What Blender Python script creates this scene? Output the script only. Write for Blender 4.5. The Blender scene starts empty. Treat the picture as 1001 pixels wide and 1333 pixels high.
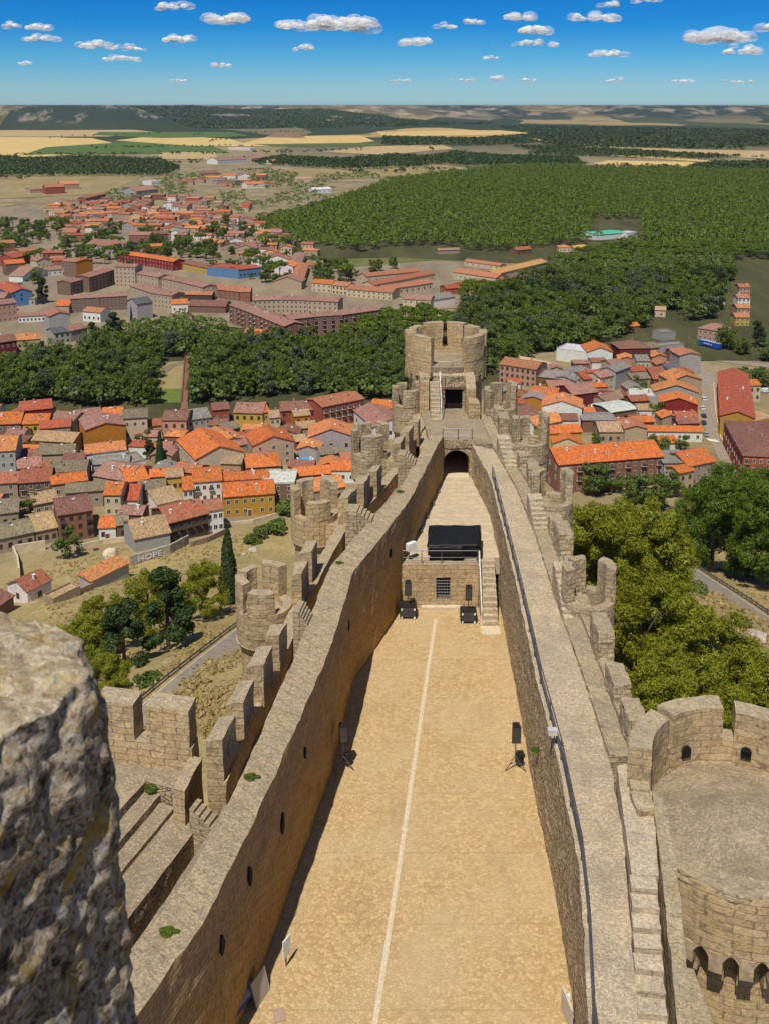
import bpy, bmesh, math, random
import numpy as np
from mathutils import Vector, Matrix, noise
C=bpy.context.scene
COL=C.collection
R=math.radians
rnd=random.Random(7)
# ------------------------------------------------------------ camera numbers
F=1300.;TH=R(10.3);CAMZ=35.;CX=500.5;PY0=137+F*math.tan(TH)
_c,_s=math.cos(TH),math.sin(TH)
def ray(px,py):
    u=(px-CX)/F;v=(py-PY0)/F
    return (u,_c-v*_s,-_s-v*_c)
def at(px,py,z):
    d=ray(px,py);t=(z-CAMZ)/d[2];return Vector((d[0]*t,d[1]*t,z))
def proj(x,y,z):
    z-=CAMZ;dep=y*_c-z*_s;up=y*_s+z*_c
    return (CX+F*x/dep,PY0-F*up/dep)
# ------------------------------------------------------------ terrain
VAL=-103.
CORE=[(-3,-25),(2,40),(6,97)]
PROF=[(0,-4),(9,-8),(19,-30),(32,-38),(75,-57),(130,-80),(190,-98),(228,-103),(1e9,-103)]
PROFR=[(0,-4),(9,-8),(15,-12),(60,-39),(120,-68),(200,-95),(250,-103),(1e9,-103)]
def prof(P,d):
    for (a,za),(b,zb) in zip(P,P[1:]):
        if d<=b:return za+(zb-za)*(d-a)/(b-a)
def dcore(x,y):
    b=1e9
    for (ax,ay),(bx,by) in zip(CORE,CORE[1:]):
        dx,dy=bx-ax,by-ay
        t=max(0,min(1,((x-ax)*dx+(y-ay)*dy)/(dx*dx+dy*dy)))
        b=min(b,math.hypot(x-ax-dx*t,y-ay-dy*t))
    return b
def sstep(a,b,x):
    t=max(0.,min(1.,(x-a)/(b-a)));return t*t*(3-2*t)
def zt(x,y):
    d=dcore(x,y)
    if d<250:
        k=sstep(-.1,.5,(x-5.)/(d+6.));z=prof(PROF,d)*(1-k)+prof(PROFR,d)*k
        w=sstep(12,30,d)*(1-sstep(150,250,d))
        z+=w*(2.2*noise.noise(Vector((x*.03,y*.03,1)))+.8*noise.noise(Vector((x*.11,y*.11,5))))
        return max(z,VAL)
    z=VAL
    if y>4200:
        n=noise.noise(Vector((x*.00022,y*.00018,3)))
        n2=noise.fractal(Vector((x*.0007,y*.0007,9)),1,2,4)
        edge=9300+2400*n+1100*n2-.10*abs(x)
        k=sstep(edge-1500,edge+900,y)
        z+=k*136+(1-abs(2*k-1))*14*n2
        # low rise of the middle distance
        z+=26*sstep(5200,8200,y)*(1-k)*(.5+.8*n2)
        # two buttes at the left
        for bx,by,br,bh in((-2080,6300,330,74),(-1790,6500,260,64),(-2900,6600,520,96)):
            q=math.hypot((x-bx)/1.5,(y-by))/br
            if q<1.9: z+=bh*(1-sstep(.45,1.9,q))*(1+.12*n2)
    return min(z,36.)
def hit(px,py):
    d=ray(px,py);t=8.;st=2.
    while t<40000:
        x,y,z=d[0]*t,d[1]*t,CAMZ+d[2]*t
        if z<=zt(x,y):
            lo,hi=t-st,t
            for _ in range(18):
                m=(lo+hi)/2
                if CAMZ+d[2]*m<=zt(d[0]*m,d[1]*m):hi=m
                else:lo=m
            return Vector((d[0]*hi,d[1]*hi,zt(d[0]*hi,d[1]*hi)))
        st=max(1.,t*.01);t+=st
    return None
# ------------------------------------------------------------ materials
MATS={}
class NT:
    def __init__(s,name):
        s.m=bpy.data.materials.new(name);s.m.use_nodes=True;s.t=s.m.node_tree;s.t.nodes.clear()
        s.out=s.n('ShaderNodeOutputMaterial');s.bsdf=None
    def n(s,ty,ins=None,**kw):
        nd=s.t.nodes.new(ty)
        for k,v in kw.items():setattr(nd,k,v)
        if ins:
            for k,v in ins.items():
                sk=nd.inputs[k]
                if isinstance(v,bpy.types.NodeSocket):s.t.links.new(v,sk)
                else:
                    sk.default_value=v if not(isinstance(v,tuple) and len(v)==3 and sk.type=='RGBA') else (*v,1)
        return nd
    def math(s,op,a,b=0.,cl=False):return s.n('ShaderNodeMath',{0:a,1:b},operation=op,use_clamp=cl).outputs[0]
    def mix(s,f,a,b,bt='MIX'):
        nd=s.n('ShaderNodeMix',data_type='RGBA',blend_type=bt)
        for i,v in((0,f),(6,a),(7,b)):
            sk=nd.inputs[i]
            if isinstance(v,bpy.types.NodeSocket):s.t.links.new(v,sk)
            else:sk.default_value=(*v,1) if isinstance(v,tuple) and len(v)==3 else v
        return nd.outputs[2]
    def pos(s):return s.n('ShaderNodeNewGeometry').outputs['Position']
    def nz(s):
        g=s.n('ShaderNodeNewGeometry');x=s.n('ShaderNodeSeparateXYZ',{0:g.outputs['True Normal']});return x.outputs[2]
    def objc(s):return s.n('ShaderNodeTexCoord').outputs['Object']
    def scale(s,v,xyz):return s.n('ShaderNodeVectorMath',{0:v,1:xyz},operation='MULTIPLY').outputs[0]
    def noise(s,v,sc,det=4,rough=.6):return s.n('ShaderNodeTexNoise',{'Vector':v,'Scale':sc,'Detail':det,'Roughness':rough}).outputs[0]
    def vor(s,v,sc,feat='F1',o='Distance',rn=1.):return s.n('ShaderNodeTexVoronoi',{'Vector':v,'Scale':sc,'Randomness':rn},feature=feat).outputs[o]
    def ramp(s,f,st):
        nd=s.n('ShaderNodeValToRGB',{0:f});cr=nd.color_ramp
        while len(cr.elements)<len(st):cr.elements.new(.5)
        for e,(p,c) in zip(cr.elements,st):
            e.position=p;e.color=(*c,1) if isinstance(c,tuple) else (c,c,c,1)
        return nd.outputs[0]
    def rng(s,f,a,b,c,d):return s.n('ShaderNodeMapRange',{0:f,1:a,2:b,3:c,4:d}).outputs[0]
    def bump(s,h,st,di):return s.n('ShaderNodeBump',{'Height':h,'Strength':st,'Distance':di}).outputs[0]
    def done(s,col,rough=.85,bump=None,metal=0.,spec=.3):
        ins={'Base Color':col,'Roughness':rough,'Metallic':metal,'Specular IOR Level':spec}
        if bump is not None:ins['Normal']=bump
        b=s.n('ShaderNodeBsdfPrincipled',ins)
        s.t.links.new(b.outputs[0],s.out.inputs[0]);return s.m
def m_plain(name,col,rough=.6,metal=0.,var=.25,sc=3.,spec=.3):
    N=NT(name);p=N.objc();f=N.noise(p,sc,5)
    c=N.mix(N.rng(f,.3,.7,0,1),tuple(q*(1-var) for q in col),tuple(min(1,q*(1+var)) for q in col))
    MATS[name]=N.done(c,rough,None,metal,spec);return MATS[name]
def m_ashlar(name,cols,top,bw=.8,bh=.36,mort=(.12,.09,.06),bumpd=.05,lich=.5,ztint=None):
    """coursed squared stone: courses by height, joints, weathering, grey lichen on upward faces"""
    N=NT(name);p=N.pos()
    x=N.n('ShaderNodeSeparateXYZ',{0:p})
    u=N.math('ADD',N.math('MULTIPLY',x.outputs[0],.72),N.math('MULTIPLY',x.outputs[1],.69))
    wob=N.noise(p,.9,3)
    zz=N.math('ADD',x.outputs[2],N.math('MULTIPLY',wob,.16))
    uu=N.math('ADD',u,N.math('MULTIPLY',N.noise(p,1.7,2),.2))
    v=N.n('ShaderNodeCombineXYZ',{0:uu,1:zz,2:0.}).outputs[0]
    br=N.n('ShaderNodeTexBrick',{'Vector':v,'Color1':(.1,.1,.1,1),'Color2':(.95,.95,.95,1),'Mortar':(0,0,0,1),'Scale':1.,'Mortar Size':.018,'Mortar Smooth':.4,'Bias':0.,'Brick Width':bw,'Row Height':bh})
    big=N.noise(p,.28,5);fine=N.noise(p,7,6,.7)
    a,b,c=cols
    base=N.mix(br.outputs[0],a,b)
    base=N.mix(N.rng(big,.38,.66,0,1),base,c)
    if ztint:
        z0,z1,tc=ztint
        k=N.rng(N.math('ADD',x.outputs[2],N.math('MULTIPLY',N.noise(p,.35,4),3.)),z0+1.5,z1+1.5,.85,0.)
        base=N.mix(k,base,tc)
    base=N.mix(N.math('MULTIPLY',br.outputs[1],.5),base,mort)
    base=N.mix(1.,base,N.ramp(fine,[(.28,.5),(.5,1.),(.72,1.25)]),'MULTIPLY');base=N.mix(N.rng(N.noise(p,1.1,6,.7),.52,.68,0,.55),base,tuple(q*.55 for q in c));base=N.mix(N.rng(N.noise(p,2.6,5,.7),.56,.7,0,.5),base,tuple(min(1,q*1.4) for q in b))
    holes=N.vor(p,1.3);base=N.mix(N.rng(holes,.03,.10,.6,0.),base,tuple(q*.3 for q in mort))
    # top
    peb=N.vor(p,13.,'F1','Color');pd=N.noise(p,19.,4,.7)
    hs=N.n('ShaderNodeSeparateXYZ',{0:peb}).outputs[0]
    tcol=N.mix(hs,tuple(q*.7 for q in top),tuple(min(1,q*1.28) for q in top))
    tcol=N.mix(N.rng(N.noise(p,30.,4,.75),.52,.66,0.,.8),tcol,tuple(q*.3 for q in top));tcol=N.mix(N.rng(N.noise(p,34.,3,.7),.57,.66,0.,.75),tcol,tuple(min(1,q*1.8) for q in top));tcol=N.mix(N.rng(N.noise(p,13.,5,.75),.57,.66,0,.45),tcol,tuple(min(1,q*1.5) for q in top));tcol=N.mix(N.rng(N.noise(p,3.,6,.75),.54,.66,0,.55),tcol,tuple(q*.45 for q in top))
    tcol=N.mix(N.rng(N.noise(p,.8,5),.45,.68,0,lich),tcol,(.21,.18,.13))
    tcol=N.mix(N.rng(N.noise(p,1.4,3),.62,.72,0,.35),tcol,(.33,.22,.06))
    nz=N.nz();k=N.rng(nz,.45,.75,0,1)
    col=N.mix(k,base,tcol)
    h=N.math('ADD',N.math('MULTIPLY',br.outputs[1],-.5),N.math('ADD',N.math('MULTIPLY',fine,.8),N.math('MULTIPLY',N.noise(p,2.2,4),1.1)))
    MATS[name]=N.done(col,.95,N.bump(h,.9,bumpd),0,.15);return MATS[name]
def m_rubble(name,a,b,top,sc=3.2,mort=(.13,.10,.06)):
    N=NT(name);p=N.pos();w=N.n('ShaderNodeVectorMath',{0:N.scale(p,(1,1,1.5)),1:N.scale(N.n('ShaderNodeTexNoise',{'Vector':p,'Scale':2.}).outputs[1],(.25,.25,.25))},operation='ADD').outputs[0]
    cc=N.n('ShaderNodeSeparateXYZ',{0:N.vor(w,sc,'F1','Color')}).outputs[0]
    de=N.vor(w,sc,'DISTANCE_TO_EDGE')
    col=N.mix(cc,a,b)
    col=N.mix(N.rng(N.noise(p,.4,4),.4,.65,0,.6),col,tuple(q*1.15 for q in b))
    col=N.mix(N.rng(de,.0,.09,.75,0),col,mort)
    col=N.mix(N.rng(N.noise(p,3.1,5),.63,.7,0,.85),col,(.035,.026,.018))
    fine=N.noise(p,9,5)
    col=N.mix(1.,col,N.ramp(fine,[(.25,.6),(.7,1.15)]),'MULTIPLY')
    peb=N.n('ShaderNodeSeparateXYZ',{0:N.vor(p,15.,'F1','Color')}).outputs[0]
    t=N.mix(N.rng(peb,.35,1.,0,1),tuple(q*.74 for q in top),tuple(min(1,q*1.36) for q in top))
    t=N.mix(N.rng(N.noise(p,30.,4,.75),.52,.66,0,.8),t,tuple(q*.3 for q in top));t=N.mix(N.rng(N.noise(p,34.,3,.7),.56,.66,0,.8),t,tuple(min(1,q*1.9) for q in top))
    t=N.mix(N.rng(N.noise(p,.5,6,.65),.45,.66,0,.6),t,tuple(q*.6 for q in top))
    t=N.mix(N.rng(N.noise(p,.33,4),.55,.7,0,.5),t,(.52,.41,.25))
    col=N.mix(N.rng(N.nz(),.5,.8,0,1),col,t)
    h=N.math('ADD',N.math('MULTIPLY',N.rng(de,0,.12,0,1),N.rng(N.nz(),.5,.8,1,.12)),N.math('MULTIPLY',fine,.8))
    MATS[name]=N.done(col,.95,N.bump(h,1.,.07),0,.15);return MATS[name]
def m_paving(name):
    N=NT(name);p=N.pos()
    c=N.n('ShaderNodeSeparateXYZ',{0:N.vor(p,7.,'F1','Color')}).outputs[0]
    de=N.vor(p,7.,'DISTANCE_TO_EDGE')
    big=N.noise(p,.22,5);mid=N.noise(p,1.6,5)
    col=N.mix(c,(.40,.265,.115),(.585,.42,.205))
    col=N.mix(N.rng(big,.4,.62,0,.6),col,(.52,.385,.21));col=N.mix(N.rng(N.noise(N.scale(p,(1.,.35,1.)),.5,6,.7),.54,.7,0,.5),col,(.30,.205,.10))
    col=N.mix(N.rng(mid,.5,.75,0,.3),col,(.40,.26,.115));col=N.mix(1.,col,N.ramp(N.noise(p,24.,4,.75),[(.3,.82),(.7,1.14)]),'MULTIPLY')
    col=N.mix(N.rng(de,0,.05,.38,0),col,(.23,.15,.07))
    x=N.n('ShaderNodeSeparateXYZ',{0:p})
    yy=N.math('ADD',x.outputs[1],N.math('MULTIPLY',N.noise(p,2.,2),.12))
    seam=N.math('PINGPONG',yy,2.1);col=N.mix(N.rng(seam,0.,.05,.4,0.),col,(.27,.18,.09))
    MATS[name]=N.done(col,.9,N.bump(N.rng(de,0,.1,0,1),.5,.03),0,.2);return MATS[name]
def m_objcol(name,kind):
    """tint from the object's own colour"""
    N=NT(name);oi=N.n('ShaderNodeObjectInfo');col=oi.outputs['Color'];p=N.objc()
    if kind=='roof':
        st=N.noise(N.scale(p,(3.2,.7,.7)),1.,5,.7);pt=N.noise(N.scale(p,(.35,.35,.35)),1.,4)
        ti=N.vor(N.scale(p,(1.,.55,.55)),3.2,'F1','Color');tx=N.n('ShaderNodeSeparateXYZ',{0:ti}).outputs[0]
        c=N.mix(1.,col,N.ramp(st,[(.28,.55),(.5,1.),(.75,1.3)]),'MULTIPLY')
        c=N.mix(1.,c,N.ramp(tx,[(0.,.66),(.5,1.),(1.,1.3)]),'MULTIPLY')
        c=N.mix(N.rng(pt,.52,.75,0,.55),c,(.17,.13,.09))
        wv=N.n('ShaderNodeTexWave',{'Vector':p,'Scale':1.3,'Distortion':.3},bands_direction='X').outputs[1]
        MATS[name]=N.done(c,.9,N.bump(N.math('ADD',wv,tx),.5,.06),0,.2)
    elif kind=='wall':
        f=N.noise(p,.9,6,.65);s=N.noise(N.scale(p,(2.5,2.5,.25)),1.,4)
        c=N.mix(1.,col,N.ramp(f,[(.3,.78),(.6,1.06)]),'MULTIPLY')
        c=N.mix(N.rng(s,.55,.78,0,.42),c,(.2,.16,.12))
        MATS[name]=N.done(c,.9,N.bump(f,.2,.03),0,.2)
    else:
        f=N.noise(p,2.,4);c=N.mix(1.,col,N.ramp(f,[(.3,.85),(.7,1.1)]),'MULTIPLY')
        MATS[name]=N.done(c,.35,None,0,.5)
    return MATS[name]
def m_leaf(name,a,b,trans=.3,sc=.7):
    N=NT(name);oi=N.n('ShaderNodeObjectInfo');p=N.pos()
    f=N.noise(p,sc,4);g=N.n('ShaderNodeNewGeometry').outputs['Random Per Island']
    k=N.math('ADD',N.math('MULTIPLY',N.rng(f,.3,.7,0,1),.55),N.math('MULTIPLY',g,.5),True)
    c=N.mix(k,a,b)
    c=N.mix(N.math('MULTIPLY',oi.outputs['Random'],.45),c,tuple(q*z for q,z in zip(a,(1.25,.95,.8))))
    d=N.n('ShaderNodeBsdfDiffuse',{0:c});t=N.n('ShaderNodeBsdfTranslucent',{0:N.mix(1.,c,(1.,1.,.55),'MULTIPLY')})
    gl=N.n('ShaderNodeBsdfGlossy',{0:(.5,.5,.4,1),1:.5})
    mx=N.n('ShaderNodeMixShader',{0:trans,1:d.outputs[0],2:t.outputs[0]})
    mx=N.n('ShaderNodeMixShader',{0:.03,1:mx.outputs[0],2:gl.outputs[0]})
    N.t.links.new(mx.outputs[0],N.out.inputs[0]);MATS[name]=N.m;return N.m
# ------------------------------------------------------------ mesh builder
class MB:
    def __init__(s):s.v=[];s.f=[];s.mi=[]
    def add(s,vs,fs,mi=0):
        b=len(s.v);s.v+=[tuple(q) for q in vs];s.f+=[tuple(b+i for i in f) for f in fs];s.mi+=[mi]*len(fs);return s
    def prism(s,poly,z0,z1,mi=0,top=None):
        n=len(poly)
        tz=top or [z1]*n
        vs=[(p[0],p[1],z0 if not isinstance(z0,(list,tuple)) else z0[i]) for i,p in enumerate(poly)]+[(p[0],p[1],tz[i]) for i,p in enumerate(poly)]
        a=sum(poly[i][0]*poly[(i+1)%n][1]-poly[(i+1)%n][0]*poly[i][1] for i in range(n))
        fs=[tuple(range(n-1,-1,-1)),tuple(range(n,2*n))]+[(i,(i+1)%n,n+(i+1)%n,n+i) for i in range(n)]
        if a<0:fs=[f[::-1] for f in fs]
        return s.add(vs,fs,mi)
    def box(s,cx,cy,z0,z1,lx,ly,rz=0.,mi=0):
        c,q=math.cos(rz),math.sin(rz)
        return s.prism([(cx+a*lx/2*c-b*ly/2*q,cy+a*lx/2*q+b*ly/2*c) for a,b in((-1,-1),(1,-1),(1,1),(-1,1))],z0,z1,mi)
    def cyl(s,cx,cy,z0,z1,r0,r1=None,n=16,mi=0):
        r1=r0 if r1 is None else r1
        vs=[(cx+r0*math.cos(2*math.pi*i/n),cy+r0*math.sin(2*math.pi*i/n),z0) for i in range(n)]+[(cx+r1*math.cos(2*math.pi*i/n),cy+r1*math.sin(2*math.pi*i/n),z1) for i in range(n)]
        return s.add(vs,[tuple(range(n-1,-1,-1)),tuple(range(n,2*n))]+[(i,(i+1)%n,n+(i+1)%n,n+i) for i in range(n)],mi)
    def arc(s,cx,cy,z0,z1,ri,ro,a0,a1,n=8,mi=0):
        po=[(cx+ro*math.cos(R(a0+(a1-a0)*i/n)),cy+ro*math.sin(R(a0+(a1-a0)*i/n))) for i in range(n+1)]
        pi=[(cx+ri*math.cos(R(a0+(a1-a0)*i/n)),cy+ri*math.sin(R(a0+(a1-a0)*i/n))) for i in range(n+1)]
        if abs(a1-a0)>=359.9:
            po=po[:-1];pi=pi[:-1];m=n
            vs=[(*p,z0) for p in po]+[(*p,z1) for p in po]+[(*p,z0) for p in pi]+[(*p,z1) for p in pi]
            fs=[]
            for i in range(m):
                j=(i+1)%m
                fs+=[(i,j,m+j,m+i),(2*m+j,2*m+i,3*m+i,3*m+j),(m+i,m+j,3*m+j,3*m+i),(j,i,2*m+i,2*m+j)]
            return s.add(vs,fs,mi)
        m=n+1
        vs=[(*p,z0) for p in po]+[(*p,z1) for p in po]+[(*p,z0) for p in pi]+[(*p,z1) for p in pi]
        fs=[(0,m,3*m,2*m),(m-1,3*m-1,4*m-1,2*m-1)]
        for i in range(n):
            fs+=[(i,i+1,m+i+1,m+i),(2*m+i+1,2*m+i,3*m+i,3*m+i+1),(m+i,m+i+1,3*m+i+1,3*m+i),(i+1,i,2*m+i,2*m+i+1)]
        return s.add(vs,fs,mi)
    def bar(s,a,b,r=.03,n=6,mi=0):
        a,b=Vector(a),Vector(b);d=(b-a).normalized()
        u=d.cross(Vector((0,0,1)));u=u if u.length>.01 else Vector((1,0,0));u.normalize();w=d.cross(u)
        vs=[p+(u*math.cos(2*math.pi*i/n)+w*math.sin(2*math.pi*i/n))*r for p in(a,b) for i in range(n)]
        return s.add(vs,[tuple(range(n)),tuple(range(2*n-1,n-1,-1))]+[(i,n+i,n+(i+1)%n,(i+1)%n) for i in range(n)],mi)
    def ribbon(s,L,Rr,z0,z1,mi=0):
        """solid between two polylines of the same direction"""
        poly=list(Rr)+list(reversed(L))
        return s.prism(poly,z0,z1,mi)
    def build(s,name,mats,parent=None,off=(0,0,0),rough=None,smooth=False,color=None,link=True):
        me=bpy.data.meshes.new(name)
        ox,oy,oz=off
        me.from_pydata([(x-ox,y-oy,z-oz) for x,y,z in s.v],[],s.f)
        if not isinstance(mats,(list,tuple)):mats=[mats]
        for m in mats:me.materials.append(MATS[m] if isinstance(m,str) else m)
        if len(mats)>1:me.polygons.foreach_set('material_index',s.mi)
        bm=bmesh.new();bm.from_mesh(me)
        bmesh.ops.recalc_face_normals(bm,faces=bm.faces)
        if rough:
            ln,amp,sc=rough
            big=[f for f in bm.faces if len(f.verts)>4]
            bmesh.ops.triangulate(bm,faces=big)
            for _ in range(9):
                es=[e for e in bm.edges if e.calc_length()>ln]
                if not es:break
                bmesh.ops.subdivide_edges(bm,edges=es,cuts=1,use_grid_fill=True)
                bmesh.ops.triangulate(bm,faces=[f for f in bm.faces if len(f.verts)>4])
            o=Vector(off)
            for v in bm.verts:
                w=v.co+o
                d=noise.noise_vector(w*sc)*amp+noise.noise_vector(w*sc*3.1)*amp*.45
                v.co+=d
        if smooth:
            for f in bm.faces:f.smooth=True
        bm.to_mesh(me);bm.free()
        o=bpy.data.objects.new(name,me)
        if link:COL.objects.link(o)
        if parent is not None:
            o.parent=parent
        else:o.location=off
        if color:o.color=(*color,1)
        return o
def tag(o,label=None,cat=None,group=None,kind=None):
    if label:o['label']=label
    if cat:o['category']=cat
    if group:o['group']=group
    if kind:o['kind']=kind
    return o
def thing(name,label,cat,loc,rz=0.,group=None):
    o=bpy.data.objects.new(name,None);COL.objects.link(o);o.location=loc;o.rotation_euler=(0,0,rz);o.empty_display_size=.5
    return tag(o,label,cat,group)
def copy_tree(o,parent=None):
    c=o.copy();COL.objects.link(c)
    if parent is not None:c.parent=parent
    for ch in CH.get(o.name,()):copy_tree(ch,c)
    return c
CH={}
def sub(poly,step):
    """densify a polyline"""
    out=[]
    for (a,b) in zip(poly,poly[1:]):
        n=max(1,int(math.dist(a,b)/step))
        out+=[tuple(a[k]+(b[k]-a[k])*i/n for k in range(len(a))) for i in range(n)]
    return out+[tuple(poly[-1])]
def interp(poly,y):
    """x of a polyline (x,y) at y"""
    for (x0,y0),(x1,y1) in zip(poly,poly[1:]):
        if y<=y1 or (x1,y1)==tuple(poly[-1]):return x0+(x1-x0)*(y-y0)/(y1-y0)
# ------------------------------------------------------------ palette
ASH=((.47,.33,.165),(.58,.43,.235),(.36,.265,.15))
m_ashlar('ashlar',ASH,(.38,.30,.19),lich=.35)
m_ashlar('ashlar_inner',((.42,.275,.125),(.56,.385,.185),(.37,.26,.145)),(.40,.31,.19),bw=.62,bh=.21,mort=(.11,.07,.035),ztint=(-1.,6.0,(.55,.315,.07)),bumpd=.13,lich=.35)  # orange towards the foot: light bounced off the floor, put into the colour
m_ashlar('ashlar_tower',((.49,.345,.165),(.59,.44,.24),(.40,.30,.175)),(.39,.31,.195),bw=.7,bh=.33,lich=.4)
m_ashlar('weathered',((.44,.335,.195),(.55,.44,.27),(.37,.285,.175)),(.37,.295,.185),bw=.5,bh=.26,bumpd=.09,lich=.45)
m_rubble('rubble',(.40,.295,.165),(.62,.49,.31),(.45,.36,.24))
m_rubble('walk',(.36,.27,.17),(.5,.39,.25),(.31,.245,.16),sc=4.)
m_paving('paving')
m_plain('pale_stone',(.56,.46,.31),.9,0,.2,5.)
m_ashlar('step_stone',((.46,.36,.23),(.56,.45,.30),(.40,.32,.21)),(.47,.385,.265),bw=1.3,bh=.5,lich=.3)
m_plain('black_cover',(.010,.010,.010),.5,0,.4,6.,.25)
m_plain('black_box',(.015,.015,.016),.55)
m_plain('metal',(.16,.16,.165),.45,.7)
m_plain('pale_metal',(.62,.62,.60),.4,.3)
m_plain('white_paint',(.75,.74,.72),.6)
m_plain('dark_void',(.012,.01,.009),.9)  # near-black colour painted in for the shade inside openings
m_plain('glass',(.025,.03,.035),.15,0,.3,1.,.6)
m_plain('frame_white',(.62,.58,.5),.6)
m_plain('frame_wood',(.16,.08,.04),.6)
m_plain('chimney',(.35,.24,.17),.9)
m_plain('wood',(.20,.10,.06),.8)
m_plain('bark',(.12,.085,.06),.95,0,.4,4.)
m_plain('deck',(.47,.38,.25),.85,0,.18,2.)
m_plain('asphalt',(.27,.22,.165),.95,0,.18,.6,.05)
m_plain('road_paint',(.62,.60,.55),.8)
m_plain('rubber',(.02,.02,.02),.8)
m_plain('water',(.03,.05,.03),.08,0,.2,.1,.5)
m_plain('pool',(.03,.33,.55),.08,0,.1,.5,.5)
m_plain('rock_mat',(.38,.33,.26),.95,0,.35,1.5)
m_plain('grate',(.055,.05,.048),.7)
m_plain('corbel_stone',(.42,.325,.205),.95,0,.3,3.,.1)
m_objcol('roof','roof');m_objcol('plaster','wall');m_objcol('paint','paint')
m_leaf('leaf_pine',(.15,.185,.010),(.37,.38,.034),.42,.9)
m_leaf('leaf_forest',(.06,.115,.010),(.185,.25,.024),.34,.07);m_leaf('leaf_far',(.022,.048,.012),(.065,.10,.022),.2,.05)
m_leaf('leaf_broad',(.07,.125,.022),(.215,.275,.058),.45,.10)
m_leaf('leaf_silver',(.07,.10,.05),(.15,.18,.095),.3,.3)
m_leaf('leaf_lime',(.08,.125,.012),(.15,.19,.025),.35,.5)
m_leaf('leaf_dark',(.022,.045,.013),(.065,.10,.025),.25,.6)
# ============================================================ CASTLE
def along(poly,off):
    """offset a y-monotone polyline sideways"""
    return [(x+off,y) for x,y in poly]
LI=[(-9.3,21.),(-7.8,26.2),(-6.3,29.9),(-5.45,33.6),(-4.55,38.),(-2.85,47.5),(-1.85,56.6),(-.55,60.2),(1.9,68.),(5.0,81.9)]   # inner face
LO=[(-11.,21.),(-8.6,28.2),(-7.2,32.),(-6.1,37.),(-5.65,40.),(-4.75,46.),(-3.35,57.),(-2.05,61.),(1.05,69.5),(3.9,81.9)]   # outer edge of the wide top
PO=[(-10.2,30.),(-8.2,36.),(-7.6,38.6),(-6.75,44.3),(-6.15,47.2),(-5.45,54.),(-3.25,65.5),(-1.35,70.5),(.6,76.6),(2.1,83.5),(3.3,90.)]  # outer face of the parapet
RI=[(6.0,21.),(6.45,27.),(7.1,31.),(7.45,34.),(7.7,40.),(7.7,46.),(7.85,51.),(8.,57.),(8.1,63.),(8.25,74.),(7.5,82.)]
RW=[(7.6,21.),(8.1,27.3),(9.5,35.2),(10.,40.),(10.1,46.),(10.1,51.),(10.1,57.),(10.2,64.),(10.,72.),(9.2,81.),(8.9,90.)]
def N_l(poly,step=1.6):return sub(poly,step)

# ---- courtyard floor (setting)
mb=MB();ys=[20.]+[25+2.*i for i in range(21)]+[65.6]
fl=[(interp(LI,y)-.4,y) for y in ys];fr=[(interp(RI,y)+.4,y) for y in ys]
for i in range(len(ys)-1):
    mb.add([(*fl[i],0),(*fr[i],0),(*fr[i+1],0),(*fl[i+1],0)],[(0,1,2,3)])
tag(mb.build('courtyard_floor','paving'),kind='structure')
mb=MB();ln=[at(567,806,.006),at(557,870,.006),at(541,980,.006),at(519,1130,.006),at(488,1333,.006),at(480,1400,.006)]
for a,b in zip(ln,ln[1:]):
    mb.add([(a.x-.11,a.y,.006),(b.x-.11,b.y,.006),(b.x+.11,b.y,.006),(a.x+.11,a.y,.006)],[(0,1,2,3)])
tag(mb.build('drain_strip','pale_stone'),kind='structure')

# ---- left curtain wall
lw=thing('curtain_wall','long broad-topped sandstone castle wall on the courtyard side with battlements beyond it','castle wall',(-6,45,0))
o3=(-6,45,0)
mb=MB();Rl=N_l(LI);Ll=N_l(LO)
mb.prism(Rl+Ll[::-1],-3.,7.2)
mb.build('inner_wall','ashlar_inner',lw,o3,(.55,.085,.9))
mb=MB();W=[(x+.1,y) for x,y in LO if y>27]
pin=[(x+.75,y) for x,y in PO];ins=[(interp(pin,y)-.03,y) for x,y in W];mb.prism(N_l(W)+N_l(ins)[::-1],-3,5.1)
mb.build('wall_walk','walk',lw,o3,(.7,.05,1.))
mb=MB();po=N_l([p for p in PO if p[1]>=37.]);mb.prism([(x+.78,y) for x,y in po]+po[::-1],-14,6.25)
mb.build('parapet','ashlar',lw,o3,(.7,.06,1.))
MER=[(268,290,962,285,307,930),(295,317,914,310,331,885),(321,343,866,335,355,840),(345,364,826,353,374,811),(380,393,746,385,402,729),(390,406,718,398,413,703),(440,453,647,449,465,635),(460,474,629,467,482,617),(478,491,613,485,497,604),(511,521,577,515,527,567),(520,532,562,526,538,553),(530,544,549,536,547,543)]
for a,b,y,c,d,e in MER:
    P=[at(a,y,8.3),at(b,y,8.3),at(d,e,8.3),at(c,e,8.3)]
    mb=MB();mb.prism([(p.x,p.y) for p in P],6.1,8.3,top=[8.16,8.3,8.3,8.16])
    mb.build('merlon','ashlar',lw,o3,(.34,.05,1.6))
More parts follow.
